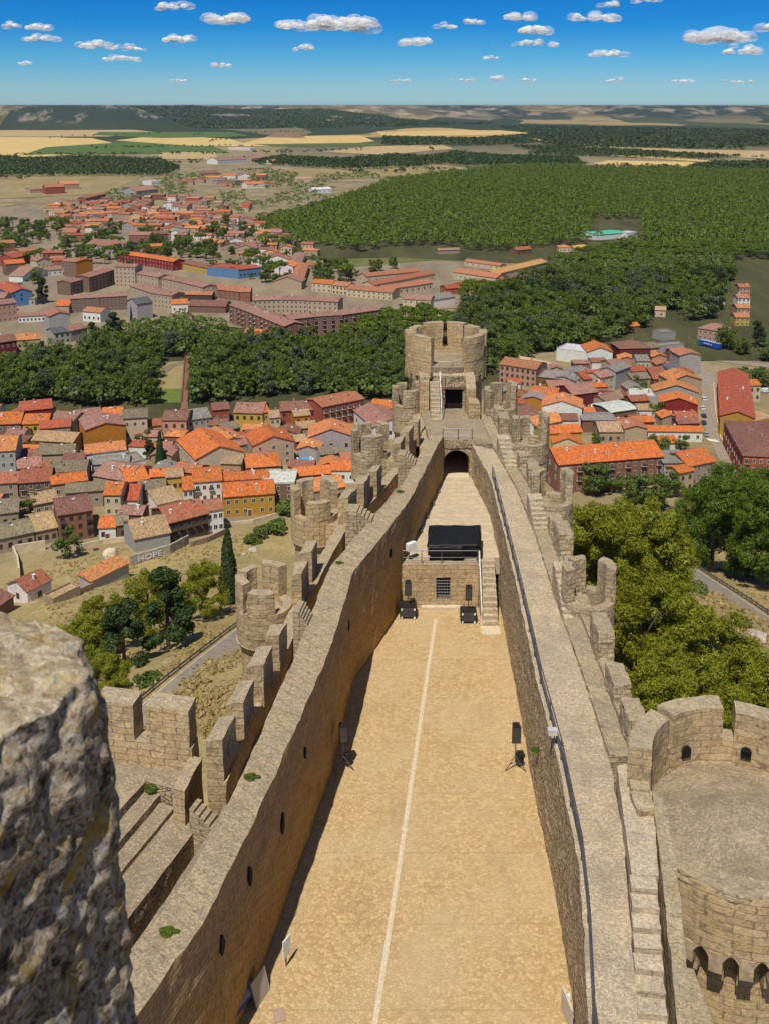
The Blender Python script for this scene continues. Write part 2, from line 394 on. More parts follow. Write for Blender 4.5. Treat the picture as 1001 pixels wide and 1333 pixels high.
# cross stairs climbing from the wide wall to the turrets
for y0 in(50.6,64.2,75.2):
    xo=interp(PO,y0)+.95;xi=interp(LO,y0)+.1;st=MB();w=1.25
    n=4;ledge=min(1.0,(xi-xo)*.45)
    st.box(xo+ledge/2,y0,3.,8.05,ledge,w,-.15)
    for k in range(n):
        x0=xo+ledge+(xi-xo-ledge)*k/n;x1=xo+ledge+(xi-xo-ledge)*(k+1)/n
        st.box((x0+x1)/2,y0-.0,3.,7.9-.17*k,x1-x0-.004,w-.02,-.15)
    st.build('cross_stair','weathered',lw,o3,(.5,.02,1.6))
for y,z,a,b in((31.5,4.9,.18,.36),(34.4,5.3,.15,.42),(38.6,4.2,.2,.5),(42.4,5.0,.14,.3),(54.2,4.9,.16,.3),(63.2,5.2,.14,.26)):
    m=MB();x=interp(LI,y);n_=9;tt=rnd.random()*6
    ring=[(a*math.cos(6.283*i/n_)*(1+.3*math.sin(i*2.3+tt)),b*math.sin(6.283*i/n_)*(1+.25*math.cos(i*1.7+tt))) for i in range(n_)]
    dx=(interp(LI,y+.5)-interp(LI,y-.5))
    m.add([(x+u*dx-.2,y+u,z+w) for u,w in ring]+[(x+u*dx+.075,y+u,z+w) for u,w in ring],[tuple(range(n_)),tuple(range(2*n_-1,n_-1,-1))]+[(i,(i+1)%n_,n_+(i+1)%n_,n_+i) for i in range(n_)])
    m.build('wall_hole','dark_void',lw,o3)  # dark plug on the face, the shade of a hole put into its colour
# buttress glacis under the left parapet
mb=MB();po=[p for p in PO if p[1]>=37.]
for (x0,y0),(x1,y1) in zip(po,po[1:]):
    mb.add([(x0-.02,y0,-1),(x1-.02,y1,-1),(x1-3.2,y1+.6,-12),(x0-3.2,y0+.6,-12)],[(0,3,2,1)])
mb.build('footing_slope','ashlar_tower',lw,o3,(1.2,.08,.8))

# ---- turrets
def turret(label,cx,cy,r,zc,zf,zt_,mer,rotd,ring,mat='weathered',rough=.05,neck=None):
    t=thing('turret',label,'turret',(cx,cy,0),0,'round corner turrets along the castle walls')
    o=(cx,cy,0)
    mb=MB();mb.cyl(cx,cy,ring,zf,r,r,24);mb.build('drum',mat,t,o,(.5,rough,1.1))
    mb=MB();mb.arc(cx,cy,zf-.3,zc,r-.54,r+.01,0,360,24);mb.build('parapet_ring',mat,t,o,(.4,rough,1.3))
    mb=MB();mb.cyl(cx,cy,ring-.5,ring,r-.22,r+.05,24);mb.build('corbel_ring',mat,t,o,(.5,.02,1.3))
    mb=MB();mb.cyl(cx,cy,-14,ring-.45,r-.2,r-.24,20);mb.build('lower_drum',mat,t,o,(.8,rough,1.))
    for i,(a,w,h) in enumerate(mer):
        mb=MB();mb.arc(cx,cy,zc-.1,zc+h,r-.56,r+.012,rotd+a-w/2,rotd+a+w/2,6);mb.build('merlon',mat,t,o,(.35,rough,1.6))
    if neck:
        mb=MB();x0,y0,x1,y1,w,z0,z1=neck;L=math.hypot(x1-x0,y1-y0);mb.box((x0+x1)/2,(y0+y1)/2,z0,z1,L,w,math.atan2(y1-y0,x1-x0))
        mb.build('neck_wall',mat,t,o,(.5,rough,1.2))
    return t
ML=[(205,52,1.75),(140,46,1.75),(70,60,1.9),(270,58,1.35)]
turret('nearest round turret of the left wall, above the road, with lichen-yellow merlons',-7.0,54.,1.62,6.45,5.3,8,ML,0,4.35,'ashlar_tower',.045,(-7.,54.,-5.,54.,2.2,-4,5.9))
turret('left wall turret in front of the green bushes and pink roof, second along the wall',-5.0,67.6,1.68,6.4,5.3,8,[(195,44,1.9),(120,48,1.9),(40,62,2.1),(285,64,1.2)],0,4.35,'ashlar_tower',.045,(-5.,67.6,-2.8,67.,2.2,-4,5.9))
turret('grey left wall turret beside the orange rooftop with a yellow chimney',-1.2,80.3,1.56,6.4,5.3,8,[(185,48,1.9),(110,48,2.),(35,52,2.2),(280,75,1.7)],0,4.2,'weathered',.06,(-1.2,80.3,1.4,80.,2.,-4,5.9))
turret('grey turret farthest along the left wall, beside the stairs of the end tower',2.1,92.6,1.4,6.8,5.7,8,[(185,48,1.7),(110,44,1.7),(20,56,2.),(290,70,1.5)],0,4.2,'weathered',.06)
turret('nearest right wall turret with one tall pierced merlon against the pine crowns',11.65,53.2,1.52,7.2,6.,8,[(12,70,2.0),(110,44,1.9),(176,60,1.95)],0,5.1,'weathered',.05,(10.6,53.1,11.45,53.1,2.5,-4,7.1))
turret('right wall turret in front of the square floodlight frame, its merlons broken',11.95,67.7,1.5,7.2,6.,8,[(8,66,2.1),(150,80,1.9)],0,5.0,'weathered',.06,(10.8,67.6,11.75,67.6,2.4,-4,7.1))
turret('weathered right wall turret in front of the long orange apartment roof',12.2,80.3,1.56,7.3,6.,8,[(2,80,2.3),(112,54,1.7),(176,60,2.0)],0,4.6,'weathered',.06,(10.4,80.2,12.05,80.2,2.6,-4,7.2))
turret('right wall turret nearest the end tower, in front of the brown roofed house',10.85,90.3,1.56,7.2,6.,8,[(8,86,2.2),(100,50,1.9),(185,80,1.7)],0,4.4,'weathered',.06,(9.4,90.2,10.75,90.2,2.4,-4,7.1))

# ---- right curtain wall
rw=thing('curtain_wall','right-hand castle wall with a cobbled wall walk, worn battlements and rough stone steps','castle wall',(9,45,0))
o3=(9,45,0)
mb=MB();a=N_l(RI);b=N_l([(x,y) for x,y in RW if y<=82]);mb.prism([(x+.0,y) for x,y in b]+a[::-1],-3,6.3)
mb.build('inner_wall','rubble',rw,o3,(.55,.075,1.1))
mb=MB();b=[(x-.02,y) for x,y in N_l([p for p in RW if p[1]>=39.5])];mb.prism([(x+.95,y) for x,y in b]+b[::-1],-4,6.55)
mb.build('wall_bench','weathered',rw,o3,(.33,.07,2.2))
mb=MB();mb.prism([(x+1.75,y) for x,y in b]+[(x+.94,y) for x,y in b[::-1]],-14,6.8)
mb.build('parapet','weathered',rw,o3,(.33,.07,2.2))
rr=random.Random(3)
for y0,l,h in((41.4,1.8,.8),(44.6,1.9,.6),(48.4,2.2,1.15),(57.2,1.2,.5),(60.4,2.3,1.2),(63.6,1.1,.5),(72.4,2.0,1.0),(75.6,1.2,.7),(84.4,1.9,1.1),(87.2,1.3,.9)):
    x=interp(RW,y0)+1.33
    mb=MB();mb.box(x,y0,6.5,7.1+h,.86,l,rr.uniform(-.05,.05));mb.build('merlon','weathered',rw,o3,(.25,.08,2.2))
for ya,yb,n in((51.4,54.8,8),(63.5,66.,7),(75.3,78.8,7)):
    st=MB()
    for k in range(n):
        y0=ya+(yb-ya)*k/n;y1=ya+(yb-ya)*(k+1)/n;x=interp(RW,y0)+.42
        st.box(x,(y0+y1)/2,5.,6.42+.2*k+.06,.95,y1-y0-.006)
    st.box(interp(RW,yb)+.42,yb+.55,5.,6.5+.2*n,.95,1.09)
    st.build('stone_steps','step_stone',rw,o3,(.25,.04,3.))
mb=MB();po=[(x+1.7,y) for x,y in RW if y>=46]
for (x0,y0),(x1,y1) in zip(po,po[1:]):
    mb.add([(x0,y0,.0),(x1,y1,.0),(x1+5.6,y1+.8,-10.),(x0+5.6,y0+.8,-10.)],[(0,1,2,3)])
mb.build('footing_slope','ashlar_tower',rw,o3,(1.2,.08,.8))

# ---- rail along the inner edge of the right walk
def railing(label,pts,h,every,mat='metal',bars=3,r=.028,name='railing'):
    p0=Vector(pts[0]);t=thing(name,label,'railing',p0)
    P=[Vector(p) for p in pts];dense=[Vector(p) for p in sub([tuple(p) for p in P],every)]
    post=MB()
    for q in dense:
        m=MB();m.bar(q-Vector((0,0,.12)),q+Vector((0,0,h)),r*1.35,6);m.build('post',mat,t,p0)
    for k in range(bars):
        m=MB()
        for a,b in zip(P,P[1:]):m.bar(a+Vector((0,0,h*(k+1)/bars-.02)),b+Vector((0,0,h*(k+1)/bars-.02)),r*(1.15 if k==bars-1 else .75),5)
        m.build('rail',mat,t,p0)
    return t
railing('long grey metal railing on the inner edge of the right wall walk',[(x+.14,y,6.33) for x,y in RI if y<82],1.0,2.1)
railing('low metal railing on top of the dark arched passage',[(5.0,82.15,6.7),(6.3,82.15,6.7),(7.5,82.15,6.7)],1.0,1.2)

# ---- bastion on the left (near)
bs=thing('bastion','left square bastion with two big merlons, a cobbled platform and broad steps','castle bastion',(-11,38,0))
o3=(-11,38,0)
mb=MB();mb.prism([(-18,27.),(-15.0,27.4),(-10.6,39.76),(-8.45,39.0),(-8.5,40.42),(-18,42.4)],-12,5.4);mb.build('platform','walk',bs,o3,(.6,.05,1.))
def bm_(p,z0,z1,nm,tp=None,mat='ashlar_tower'):
    m=MB();m.prism(p,z0,z1,top=tp);m.build(nm,mat,bs,o3,(.45,.045,1.4))
q1=[(-8.65,40.4),(-8.5,41.3),(-18,43.3),(-18,42.3)]
bm_(q1,-14,6.55,'parapet')
bm_([(-10.75,40.85),(-8.72,40.42),(-8.56,41.25),(-10.55,41.7)],6.5,8.5,'merlon',[8.4,8.4,8.55,8.55])
bm_([(-13.15,41.36),(-11.35,40.98),(-11.15,41.85),(-12.95,42.25)],6.5,8.45,'merlon',[8.35,8.35,8.5,8.5])
bm_([(-16.2,42.),(-14.4,41.65),(-14.2,42.5),(-16.,42.85)],6.5,8.45,'merlon')
dv=Vector((1.05,2.95)).normalized();nv=Vector((dv.y,-dv.x))
def strip(s0,s1,a0,a1,z0,z1,nm,mat='walk'):
    b=Vector((-11.4,37.5))
    P=[b+dv*a0+nv*s0,b+dv*a0+nv*s1,b+dv*a1+nv*s1,b+dv*a1+nv*s0]
    m=MB();m.prism([(p.x,p.y) for p in P],z0,z1);m.build(nm,mat,bs,o3,(.6,.035,1.2))
strip(.0,.75,-9.6,2.38,-6,5.0,'step')
strip(.755,1.5,-9.6,2.3,-6,4.62,'step')
strip(1.505,2.95,-4.7,2.2,-6,4.4,'step');strip(2.96,5.2,-9,2.4,-6,2.7,'ditch_floor')
st=MB()
for k in range(9):
    q=Vector((-11.4,37.5))+dv*1.75+nv*(2.9+.24*k)
    st.box(q.x,q.y,1.,5.5-.17*k,.236,.7,math.atan2(nv.y,nv.x))
st.build('cross_stair','weathered',bs,o3,(.4,.02,2.))
for k in range(5):
    strip(1.505,2.85,-5.25-.55*k,-4.706-.55*k,-6,4.1-.32*k,'step')
# inner wall of the bastion towards the wall walk, one corner merlon
bm_([(-9.1,38.4),(-8.55,38.2),(-8.2,40.4),(-8.75,40.6)],-6,6.1,'parapet',mat='ashlar')

# ---- round tower near right
nt=thing('round_tower','big near round tower with a cobbled top and holes under its parapet, bottom right','castle tower',(14.2,36.3,0))
tx,ty=14.4,36.2;o3=(14.2,36.3,0)
mb=MB();mb.cyl(tx,ty,5.7,6.35,4.05,4.1,40);mb.build('platform','walk',nt,o3,(.6,.04,1.2))
mb=MB();mb.cyl(tx,ty,6.3,6.95,3.45,.6,32);mb.build('rubble_mound','walk',nt,o3,(.4,.09,1.1))
mb=MB();mb.cyl(tx,ty,-16,5.69,3.55,3.55,40);mb.build('drum','ashlar_tower',nt,o3,(.9,.05,1.))
mb=MB();mb.arc(tx,ty,3.86,6.45,3.5,4.42,0,360,48);mb.build('parapet_ring','ashlar_tower',nt,o3,(.5,.05,1.2))
mb=MB();mb.arc(tx,ty,6.2,6.56,3.5,4.4,182,330,26);mb.build('broken_edge','weathered',nt,o3,(.22,.09,2.2))
mb=MB();mb.arc(tx,ty,6.4,7.35,3.6,4.4,176,192,5);mb.build('parapet_stub','ashlar_tower',nt,o3,(.3,.1,1.6))
for a,w,h in((148,40,2.6),(103,40,2.65),(57,36,2.5),(12,36,2.5)):
    mb=MB();mb.arc(tx,ty,6.2,6.4+h,3.5,4.44,a-w/2,a+w/2,10);mb.build('merlon','ashlar_tower',nt,o3,(.4,.05,1.4))
mb=MB();mb.arc(tx,ty,6.2,7.5,3.56,4.36,-10,176,40);mb.build('crenel_sill','ashlar_tower',nt,o3,(.45,.05,1.4))
for a in(110,66):
    mb=MB();x,y=tx+3.46*math.cos(R(a)),ty+3.46*math.sin(R(a));mb.cyl(0,0,-.05,.05,.23,.23,14);mb.box(0,-.16,-.05,.05,.44,.34)
    mb.v=[(x+v[0]*math.sin(R(a))+v[2]*math.cos(R(a)),y-v[0]*math.cos(R(a))+v[2]*math.sin(R(a)),7.15+v[1]) for v in mb.v]
    lo_=mb.build('loophole','dark_void',nt,o3)  # dark plate, no real depth: the shade of the opening is painted
for k in range(11):
    a=186+k*14.2
    mb=MB();c_,q_=math.cos(R(a)),math.sin(R(a))
    mb.box(tx+3.98*c_,ty+3.98*q_,3.0,3.85,.92,.5,R(a));mb.box(tx+3.7*c_,ty+3.7*q_,2.35,3.01,.6,.5,R(a))
    mb.build('corbel','corbel_stone',nt,o3,(.3,.03,2.))
    a+=7.1;c_,q_=math.cos(R(a)),math.sin(R(a));mb=MB()
    n_=8;pts=[(-.3+.6*i/n_,3.5+.34*math.sin(math.pi*i/n_)) for i in range(n_+1)]
    for (u0,z0),(u1,z1) in zip(pts,pts[1:]):
        P=[(tx+r_*c_-u*q_,ty+r_*q_+u*c_) for r_,u in((3.95,u0),(4.41,u0),(4.41,u1),(3.95,u1))]
        mb.prism([P[0],P[1],P[2],P[3]],[z0,z0,z1,z1],0,top=[3.9]*4)
    mb.build('hole_arch','corbel_stone',nt,o3)
# flight of steps from the wall walk up to the round tower
mb=MB();ns=9
for k in range(ns):
    t0,t1=k/ns,(k+1)/ns
    y0,y1=26.5+5.8*t0,26.5+5.8*t1
    xa,xb=interp(RW,y0)+.1,interp(RW,y0)+1.05
    mb.box((xa+xb)/2,(y0+y1)/2,3.,5.2+.21*(k+1),xb-xa,y1-y0-.01,-.12)
st=thing('stone_staircase','worn stone flight of steps beside the near right round tower','staircase',(9.4,30,0))
mb.build('steps','step_stone',st,(9.4,30,0),(.35,.03,2.2))
mb=MB();mb.prism([(interp(RW,32.3)+.1,32.3),(interp(RW,32.3)+1.08,32.3),(11.0,36.6),(10.9,38.8),(9.95,38.5)],3.,7.1);mb.build('landing','step_stone',st,(9.4,30,0),(.5,.03,1.6))
mb=MB();mb.prism([(9.25,26.),(9.7,26.),(10.9,33.),(11.3,36.),(10.9,36.4),(10.3,33.)],-6,6.7,top=[5.3,5.3,7.25,7.5,7.5,7.25]);mb.build('side_wall','weathered',st,(9.4,30,0),(.45,.06,1.5))
mb=MB();mb.prism([(9.75,25.),(11.2,25.),(11.1,31.),(10.6,31.2)],-8,4.4);mb.build('foot_block','weathered',st,(9.4,30,0),(.5,.08,1.3))

# ---- arched passage block and deck before the end tower
gp=thing('gate_passage','stone block pierced by a dark arched passage behind the stage','castle passage',(6.2,82,0));o3=(6.2,82,0)
mb=MB();arch=[(7.3-.0,3.3)]+[(6.2+1.1*math.cos(R(a)),4.85+.95*math.sin(R(a))) for a in range(0,181,15)]+[(5.1,3.3)]
outer=[(4.7,3.3),(4.7,6.72),(7.9,6.72),(7.9,3.3)]
ring=arch;n=len(ring)
ox=[]
for (x,z) in ring:
    if z<=4.86:ox.append((7.9 if x>6.2 else 4.7,z))
    else:
        ang=math.atan2(z-4.85,x-6.2);tt=min(1.7/max(1e-6,abs(math.cos(ang))),1.87/max(1e-6,abs(math.sin(ang))))
        ox.append((6.2+math.cos(ang)*tt,4.85+math.sin(ang)*tt))
for i in range(n-1):
    a,b,c,d=ring[i],ring[i+1],ox[i+1],ox[i]
    mb.add([(a[0],82,a[1]),(b[0],82,b[1]),(c[0],82,c[1]),(d[0],82,d[1])],[(0,1,2,3)])
    mb.add([(a[0],82,a[1]),(b[0],82,b[1]),(b[0],88,b[1]),(a[0],88,a[1])],[(3,2,1,0)])
mb.build('arch_wall','rubble',gp,o3)
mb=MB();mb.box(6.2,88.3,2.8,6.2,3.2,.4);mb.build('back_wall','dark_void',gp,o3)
mb=MB();mb.box(6.2,85.2,2.9,3.3,3.2,6.4);mb.build('passage_floor','pale_stone',gp,o3)
dk=[(4.0,82.02),(7.7,82.02),(9.3,82.05),(9.0,92.2),(3.6,92.2)]
mb=MB();mb.prism([(3.9,81.92),(4.7,81.92),(7.9,81.92),(9.3,81.92),(9.0,92.),(3.4,92.)],6.0,6.42);mb.build('deck','walk',gp,o3,(.7,.04,1.))
mb=MB();mb.prism([(3.0,81.95),(4.68,81.95),(4.68,92),(2.6,92)],-14,5.99);mb.prism([(7.92,82.05),(9.25,82.05),(9.1,92),(7.92,92)],-14,5.99);mb.build('side_mass','ashlar',gp,o3)
mb=MB();mb.box(6.2,82.35,6.4,6.72,3.1,.5);mb.build('coping','ashlar',gp,o3,(.4,.03,2.))

# ---- stage block
sg=thing('stage_block','raised stone stage with a barred window in its front wall','stage',(4,66,0));o3=(4,66,0)
def sw(p,z0,z1,nm,mat='ashlar_tower',rg=(.5,.03,1.6)):
    m=MB();m.prism(p,z0,z1);return m.build(nm,mat,sg,o3,rg)
sl=interp(LI,65.5)-.3
sw([(sl,65.5),(3.62,65.5),(3.62,66.6),(sl,66.6)],-.5,3.25,'front_wall')
sw([(4.62,65.5),(6.62,65.5),(6.62,66.6),(4.62,66.6)],-.5,3.25,'front_wall')
sw([(3.62,65.51),(4.62,65.51),(4.62,66.6),(3.62,66.6)],-.5,.6,'front_wall');sw([(3.62,65.51),(4.62,65.51),(4.62,66.6),(3.62,66.6)],2.3,3.25,'front_wall')
sw([(2.6,65.1),(5.4,65.1),(5.4,65.5),(2.6,65.5)],-.2,.22,'sill','pale_stone')
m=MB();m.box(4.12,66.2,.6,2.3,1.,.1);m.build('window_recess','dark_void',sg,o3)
m=MB()
for k in range(6):m.bar((3.64+k*.192,65.62,.6),(3.64+k*.192,65.62,2.3),.026,5)
for k in range(8):m.bar((3.62,65.62,.68+k*.22),(4.62,65.62,.68+k*.22),.026,5)
m.build('window_bars','metal',sg,o3)
ys=[66.6,69,72,75,78,82.0]
m=MB();L_=[(interp(LI,y)-.3,y) for y in ys];R_=[(interp(RI,y)+.3,y) for y in ys];m.prism(R_+L_[::-1],2.,3.28);m.build('stage_floor','deck',sg,o3)
m=MB()
for k in range(17):
    y=67.6+.86*k;xl,xr=interp(LI,y)+.1,interp(RI,y)-.1;m.box((xl+xr)/2,y,3.28,3.296,xr-xl,.05)
m.build('floor_seams','step_stone',sg,o3)
m=MB()
for k in range(11):m.box(7.2,63.0+.3*k+.15,-.3,.3*(k+1)-.02,1.12,.296)
m.box(7.2,66.5,-.3,3.27,1.12,.4);m.build('stairs','step_stone',sg,o3,(.4,.015,2.))
m=MB();m.box(7.15,62.3,-.1,.07,1.25,1.1);m.build('landing_slab','pale_stone',sg,o3)
rl=railing('grey railing along the front of the raised stage',[(1.2,65.62,3.27),(4.,65.62,3.27),(6.55,65.62,3.27)],1.0,1.38,'metal',2,.022)
railing('white sloping handrail of the stage stairs',[(6.62,65.5,3.3),(6.62,63.1,.05)],1.0,2.4,'white_paint',1,.035,'handrail')

# ---- covered equipment on the stage
ce=thing('covered_equipment','large flat black tarpaulin cover over equipment standing behind the stage railing','covered equipment',(4.9,67,3.28));o3=(4.9,67,3.28)
m=MB();m.prism([(3.0,65.95),(6.7,66.0),(7.0,68.55),(3.2,68.5)],4.33,4.6,top=[4.5,4.5,4.84,4.88]);m.build('cover','black_cover',ce,o3,(.3,.06,1.3),True)
m=MB();m.prism([(3.02,65.93),(5.5,65.92),(5.5,66.1),(3.03,66.1)],3.75,4.4);m.build('front_flap','black_cover',ce,o3,(.3,.05,1.5),True)
m=MB();m.prism([(6.4,66.0),(6.8,66.02),(7.02,68.5),(6.7,68.5)],3.7,4.4);m.build('side_flap','black_cover',ce,o3,(.3,.05,1.5),True)
m=MB();m.prism([(3.2,66.2),(5.6,66.2),(5.7,68.2),(3.3,68.2)],3.28,4.35);m.build('crate_under_cover','black_box',ce,o3,(.4,.03,1.5))
for x,y in((6.55,66.15),(6.85,68.3),(3.4,68.4)):
    m=MB();m.bar((x,y,3.28),(x,y,4.4),.04);m.build('support_leg','metal',ce,o3)

# ---- loudspeakers
def spk(mb,x,y,z,w,d,h,rz=0):
    mb.box(x,y,z,z+h,w,d,rz)
def sub_stack(label,px,py,w,h,d,pole,bw,bh):
    p=at(px,py,0);t=thing('loudspeaker',label,'loudspeaker',(p.x,p.y,0));o=(p.x,p.y,0)
    m=MB();m.box(p.x,p.y+d/2,.1,.1+h,w,d);m.build('subwoofer','black_box',t,o)
    m=MB();m.box(p.x,p.y-.015,.16,.04+h,w-.12,.03);m.build('grille','grate',t,o)
    for a in(-.38,.38):
        for z in(.12,h-.05):
            m=MB();m.cyl(p.x+a*w,p.y-.05,z-.06,z+.06,.06,.06,8);m.build('caster','white_paint',t,o)
    m=MB();m.bar((p.x,p.y+d/2,h),(p.x,p.y+d/2,h+pole),.035);m.build('pole','metal',t,o)
    m=MB();m.prism([(p.x-bw/2,p.y+d/2-.25),(p.x+bw/2,p.y+d/2-.25),(p.x+bw*.36,p.y+d/2+.22),(p.x-bw*.36,p.y+d/2+.22)],h+pole,h+pole+bh);m.build('speaker_box','black_box',t,o)
    m=MB();m.box(p.x,p.y+d/2-.262,h+pole+.05,h+pole+bh-.05,bw-.08,.02);m.build('speaker_grille','grate',t,o)
sub_stack('left loudspeaker on a pole above a black bass box, before the stage wall',531,806,1.15,.78,.95,.85,.46,.95)
sub_stack('right loudspeaker on a pole above a black bass box, beside the stage stairs',609.5,812,1.1,.78,.8,.85,.46,.95)
def tripod(label,px,py,rz,zs=1.62,bh=.95):
    p=at(px,py,0);t=thing('loudspeaker',label,'loudspeaker',(p.x,p.y,0),rz);I=(0,0,0)
    m=MB();m.bar((0,0,.35),(0,0,zs),.03);m.build('pole','metal',t)
    for a in(80,205,330):
        m=MB();m.bar((0,0,.75),(.62*math.cos(R(a)),.62*math.sin(R(a)),.02),.028);m.bar((0,0,.4),(.36*math.cos(R(a)),.36*math.sin(R(a)),.33),.016);m.build('leg','metal',t)
    m=MB();m.prism([(-.24,-.22),(.24,-.22),(.17,.24),(-.17,.24)],zs,zs+bh);m.build('speaker_box','black_box',t)
    m=MB();m.box(0,-.23,zs+.05,zs+bh-.05,.4,.02);m.build('speaker_grille','grate',t)
    m=MB();m.box(.25,.1,.32,.78,.34,.26,.4);m.build('equipment_case','black_box',t)
tripod('loudspeaker on a black tripod standing near the right wall',670,1000,0)
tripod('loudspeaker on a black tripod close to the left wall in its shadow',447,1000,.2)

# ---- end tower
et=thing('round_tower','round end tower with tall curved merlons and a square doorway','castle tower',(6.05,96.3,0));o3=(6.05,96.3,0)
ex,ey=6.05,96.3
mb=MB();mb.cyl(ex,ey,-16,9.3,3.62,3.62,36);mb.build('drum','ashlar_tower',et,o3,(1.,.05,1.))
mb=MB();mb.cyl(ex,ey,9.3,10.35,3.7,3.85,36);mb.build('platform','walk',et,o3,(.7,.04,1.))
mb=MB();mb.arc(ex,ey,9.25,10.9,3.22,4.02,-66,246,44);mb.build('parapet_ring','ashlar_tower',et,o3,(.5,.05,1.2))
for a,w,h in((227,38,2.7),(314,38,2.7),(184,28,2.65),(357,28,2.65),(143,22,2.6),(40,24,2.6),(107,31,2.75),(70,30,2.75)):
    mb=MB();mb.arc(ex,ey,10.8,10.45+h,3.24,4.04,a-w/2,a+w/2,9);mb.build('merlon','ashlar_tower',et,o3,(.4,.045,1.4))
for k in range(22):
    a=-58+k*13.7
    if 225<a<315:continue
    mb=MB();mb.box(ex+3.8*math.cos(R(a)),ey+3.8*math.sin(R(a)),8.75,9.3,.5,.45,R(a));mb.build('corbel','ashlar_tower',et,o3)
for a in(88.5,52):
    mb=MB();x,y=ex+3.2*math.cos(R(a)),ey+3.2*math.sin(R(a));mb.box(x,y,10.9,11.5,.1,.5,R(a));mb.cyl(x,y-.01,11.3,11.75,.24,.24,10);mb.build('embrasure','dark_void',et,o3)  # dark block on the inner face, painted as the shaded opening
def ew(p,z0,z1,nm,mat='ashlar',rg=(.4,.05,1.6),top=None):
    m=MB();m.prism(p,z0,z1,top=top);return m.build(nm,mat,et,o3,rg)
ew([(4.6,91.7),(5.72,91.7),(5.72,93.2),(4.6,93.2)],5,9.75,'gate_wall','rubble');ew([(7.42,91.7),(8.5,91.7),(8.5,93.2),(7.42,93.2)],5,9.75,'gate_wall','rubble')
ew([(5.72,91.75),(7.42,91.75),(7.42,93.2),(5.72,93.2)],8.55,9.75,'gate_wall','rubble',(.3,.12,1.8))
ew([(5.55,91.6),(7.55,91.6),(7.55,91.69),(5.55,91.69)],8.45,8.68,'lintel','wood',None)
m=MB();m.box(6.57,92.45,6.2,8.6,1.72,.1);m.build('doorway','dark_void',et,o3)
ew([(7.62,90.2),(8.5,90.2),(8.55,91.69),(7.6,91.69)],4,9.6,'buttress','ashlar',(.4,.05,1.6),[8.9,8.9,9.8,9.8])
ew([(7.7,88.7),(8.8,88.5),(8.6,90.19),(7.75,90.19)],4,8.0,'buttress')
ew([(3.3,91.3),(4.2,91.3),(4.2,94),(3.2,94)],2,9.7,'buttress','ashlar_tower')
m=MB()
for k in range(10):m.box(4.72,88.2+.36*k,5.5,6.62+.29*k,.88,.356)
m.build('stairs','step_stone',et,o3,(.35,.02,2.))
railing('thin handrail posts on the edge of the end tower platform',[(4.75,93.2,9.8),(6.5,93.0,9.8),(8.1,93.2,10.3)],1.0,1.75,'metal',1,.018)
railing('pale handrail beside the steps of the end tower',[(5.22,88.4,6.6),(5.22,91.5,9.3)],.95,3.2,'white_paint',1,.035,'handrail')

# ---- parapet merlon of the keep beside the camera
km=thing('keep_merlon','rough pitted conglomerate merlon of the keep, yellow lichen on its sunlit top','merlon',(-1.4,2,33))
N=NT('conglomerate');p=N.pos()
vd=N.n('ShaderNodeVectorMath',{0:p,1:N.scale(N.n('ShaderNodeTexNoise',{'Vector':p,'Scale':11.,'Detail':5.}).outputs[1],(.06,.06,.06))},operation='ADD').outputs[0]
def vc(sc):return N.n('ShaderNodeSeparateXYZ',{0:N.vor(vd,sc,'F1','Color')}).outputs[0]
cc=vc(21.);c2=vc(47.);c3=vc(95.)
col=N.mix(cc,(.27,.205,.14),(.64,.53,.40))
col=N.mix(N.rng(c2,.35,.9,0,.75),col,(.50,.43,.35));col=N.mix(N.rng(c3,.55,.8,0,.8),col,(.12,.09,.065));col=N.mix(N.rng(vc(70.),.7,.85,0,.8),col,(.62,.56,.48));col=N.mix(1.,col,N.ramp(N.noise(p,60.,4,.75),[(.32,.5),(.66,1.3)]),'MULTIPLY')
col=N.mix(N.rng(N.vor(vd,10.),.22,.12,0,.8),col,(.55,.53,.51))
dk=N.noise(p,15.,6,.7);col=N.mix(N.rng(dk,.53,.64,0,.9),col,(.022,.017,.013))  # crevices darkened, their shade put into the colour
col=N.mix(N.rng(N.noise(p,6.5,6,.65),.57,.66,0,.8),col,(.46,.30,.04))
col=N.mix(N.rng(N.nz(),.35,.8,0,.7),col,N.mix(N.rng(N.noise(p,24.,5,.7),.38,.64,0,1),(.46,.33,.16),(.92,.78,.52)))  # upward faces paler: the sunlit look of the top is put into the colour
col=N.mix(N.math('MULTIPLY',N.rng(N.nz(),.2,.6,0,1),N.rng(N.noise(p,5.,5),.55,.68,0,.75)),col,(.55,.37,.06))
h=N.math('ADD',N.math('MULTIPLY',N.vor(vd,21.,'DISTANCE_TO_EDGE'),.9),N.math('ADD',N.math('MULTIPLY',N.noise(p,30.,6,.75),1.3),N.math('ADD',N.math('MULTIPLY',dk,-1.2),N.math('MULTIPLY',c2,.3))))
MATS['conglomerate']=N.done(col,.95,N.bump(h,1.,.03),0,.15)
mb=MB();mb.prism([(-1.26,.85),(-.925,1.72),(-.695,2.3),(-.78,2.5),(-1.1,2.62),(-1.7,2.7),(-2.3,2.7),(-2.3,.85)],32.3,33.66,top=[33.6,33.62,33.6,33.6,33.62,33.68,33.7,33.66])
me=mb.build('stone_body','conglomerate',km,(-1.4,2,33),(.02,.012,7.),True)
nn=Vector((-1.4,2,33))
for v in me.data.vertices:
    w=v.co+nn
    if w.x>-1.7:
        k=noise.fractal(w*10.,1,2,6);k2=noise.noise(w*26.);t=max(0,w.z-33.3)
        v.co.x+=.024*k+.008*k2-.5*t*t+.03*(33.3-w.z)
        v.co.y-=.012*k;v.co.z+=.022*noise.noise(w*9)+.008*noise.noise(w*31)-.25*max(0,w.x+1.0)*t
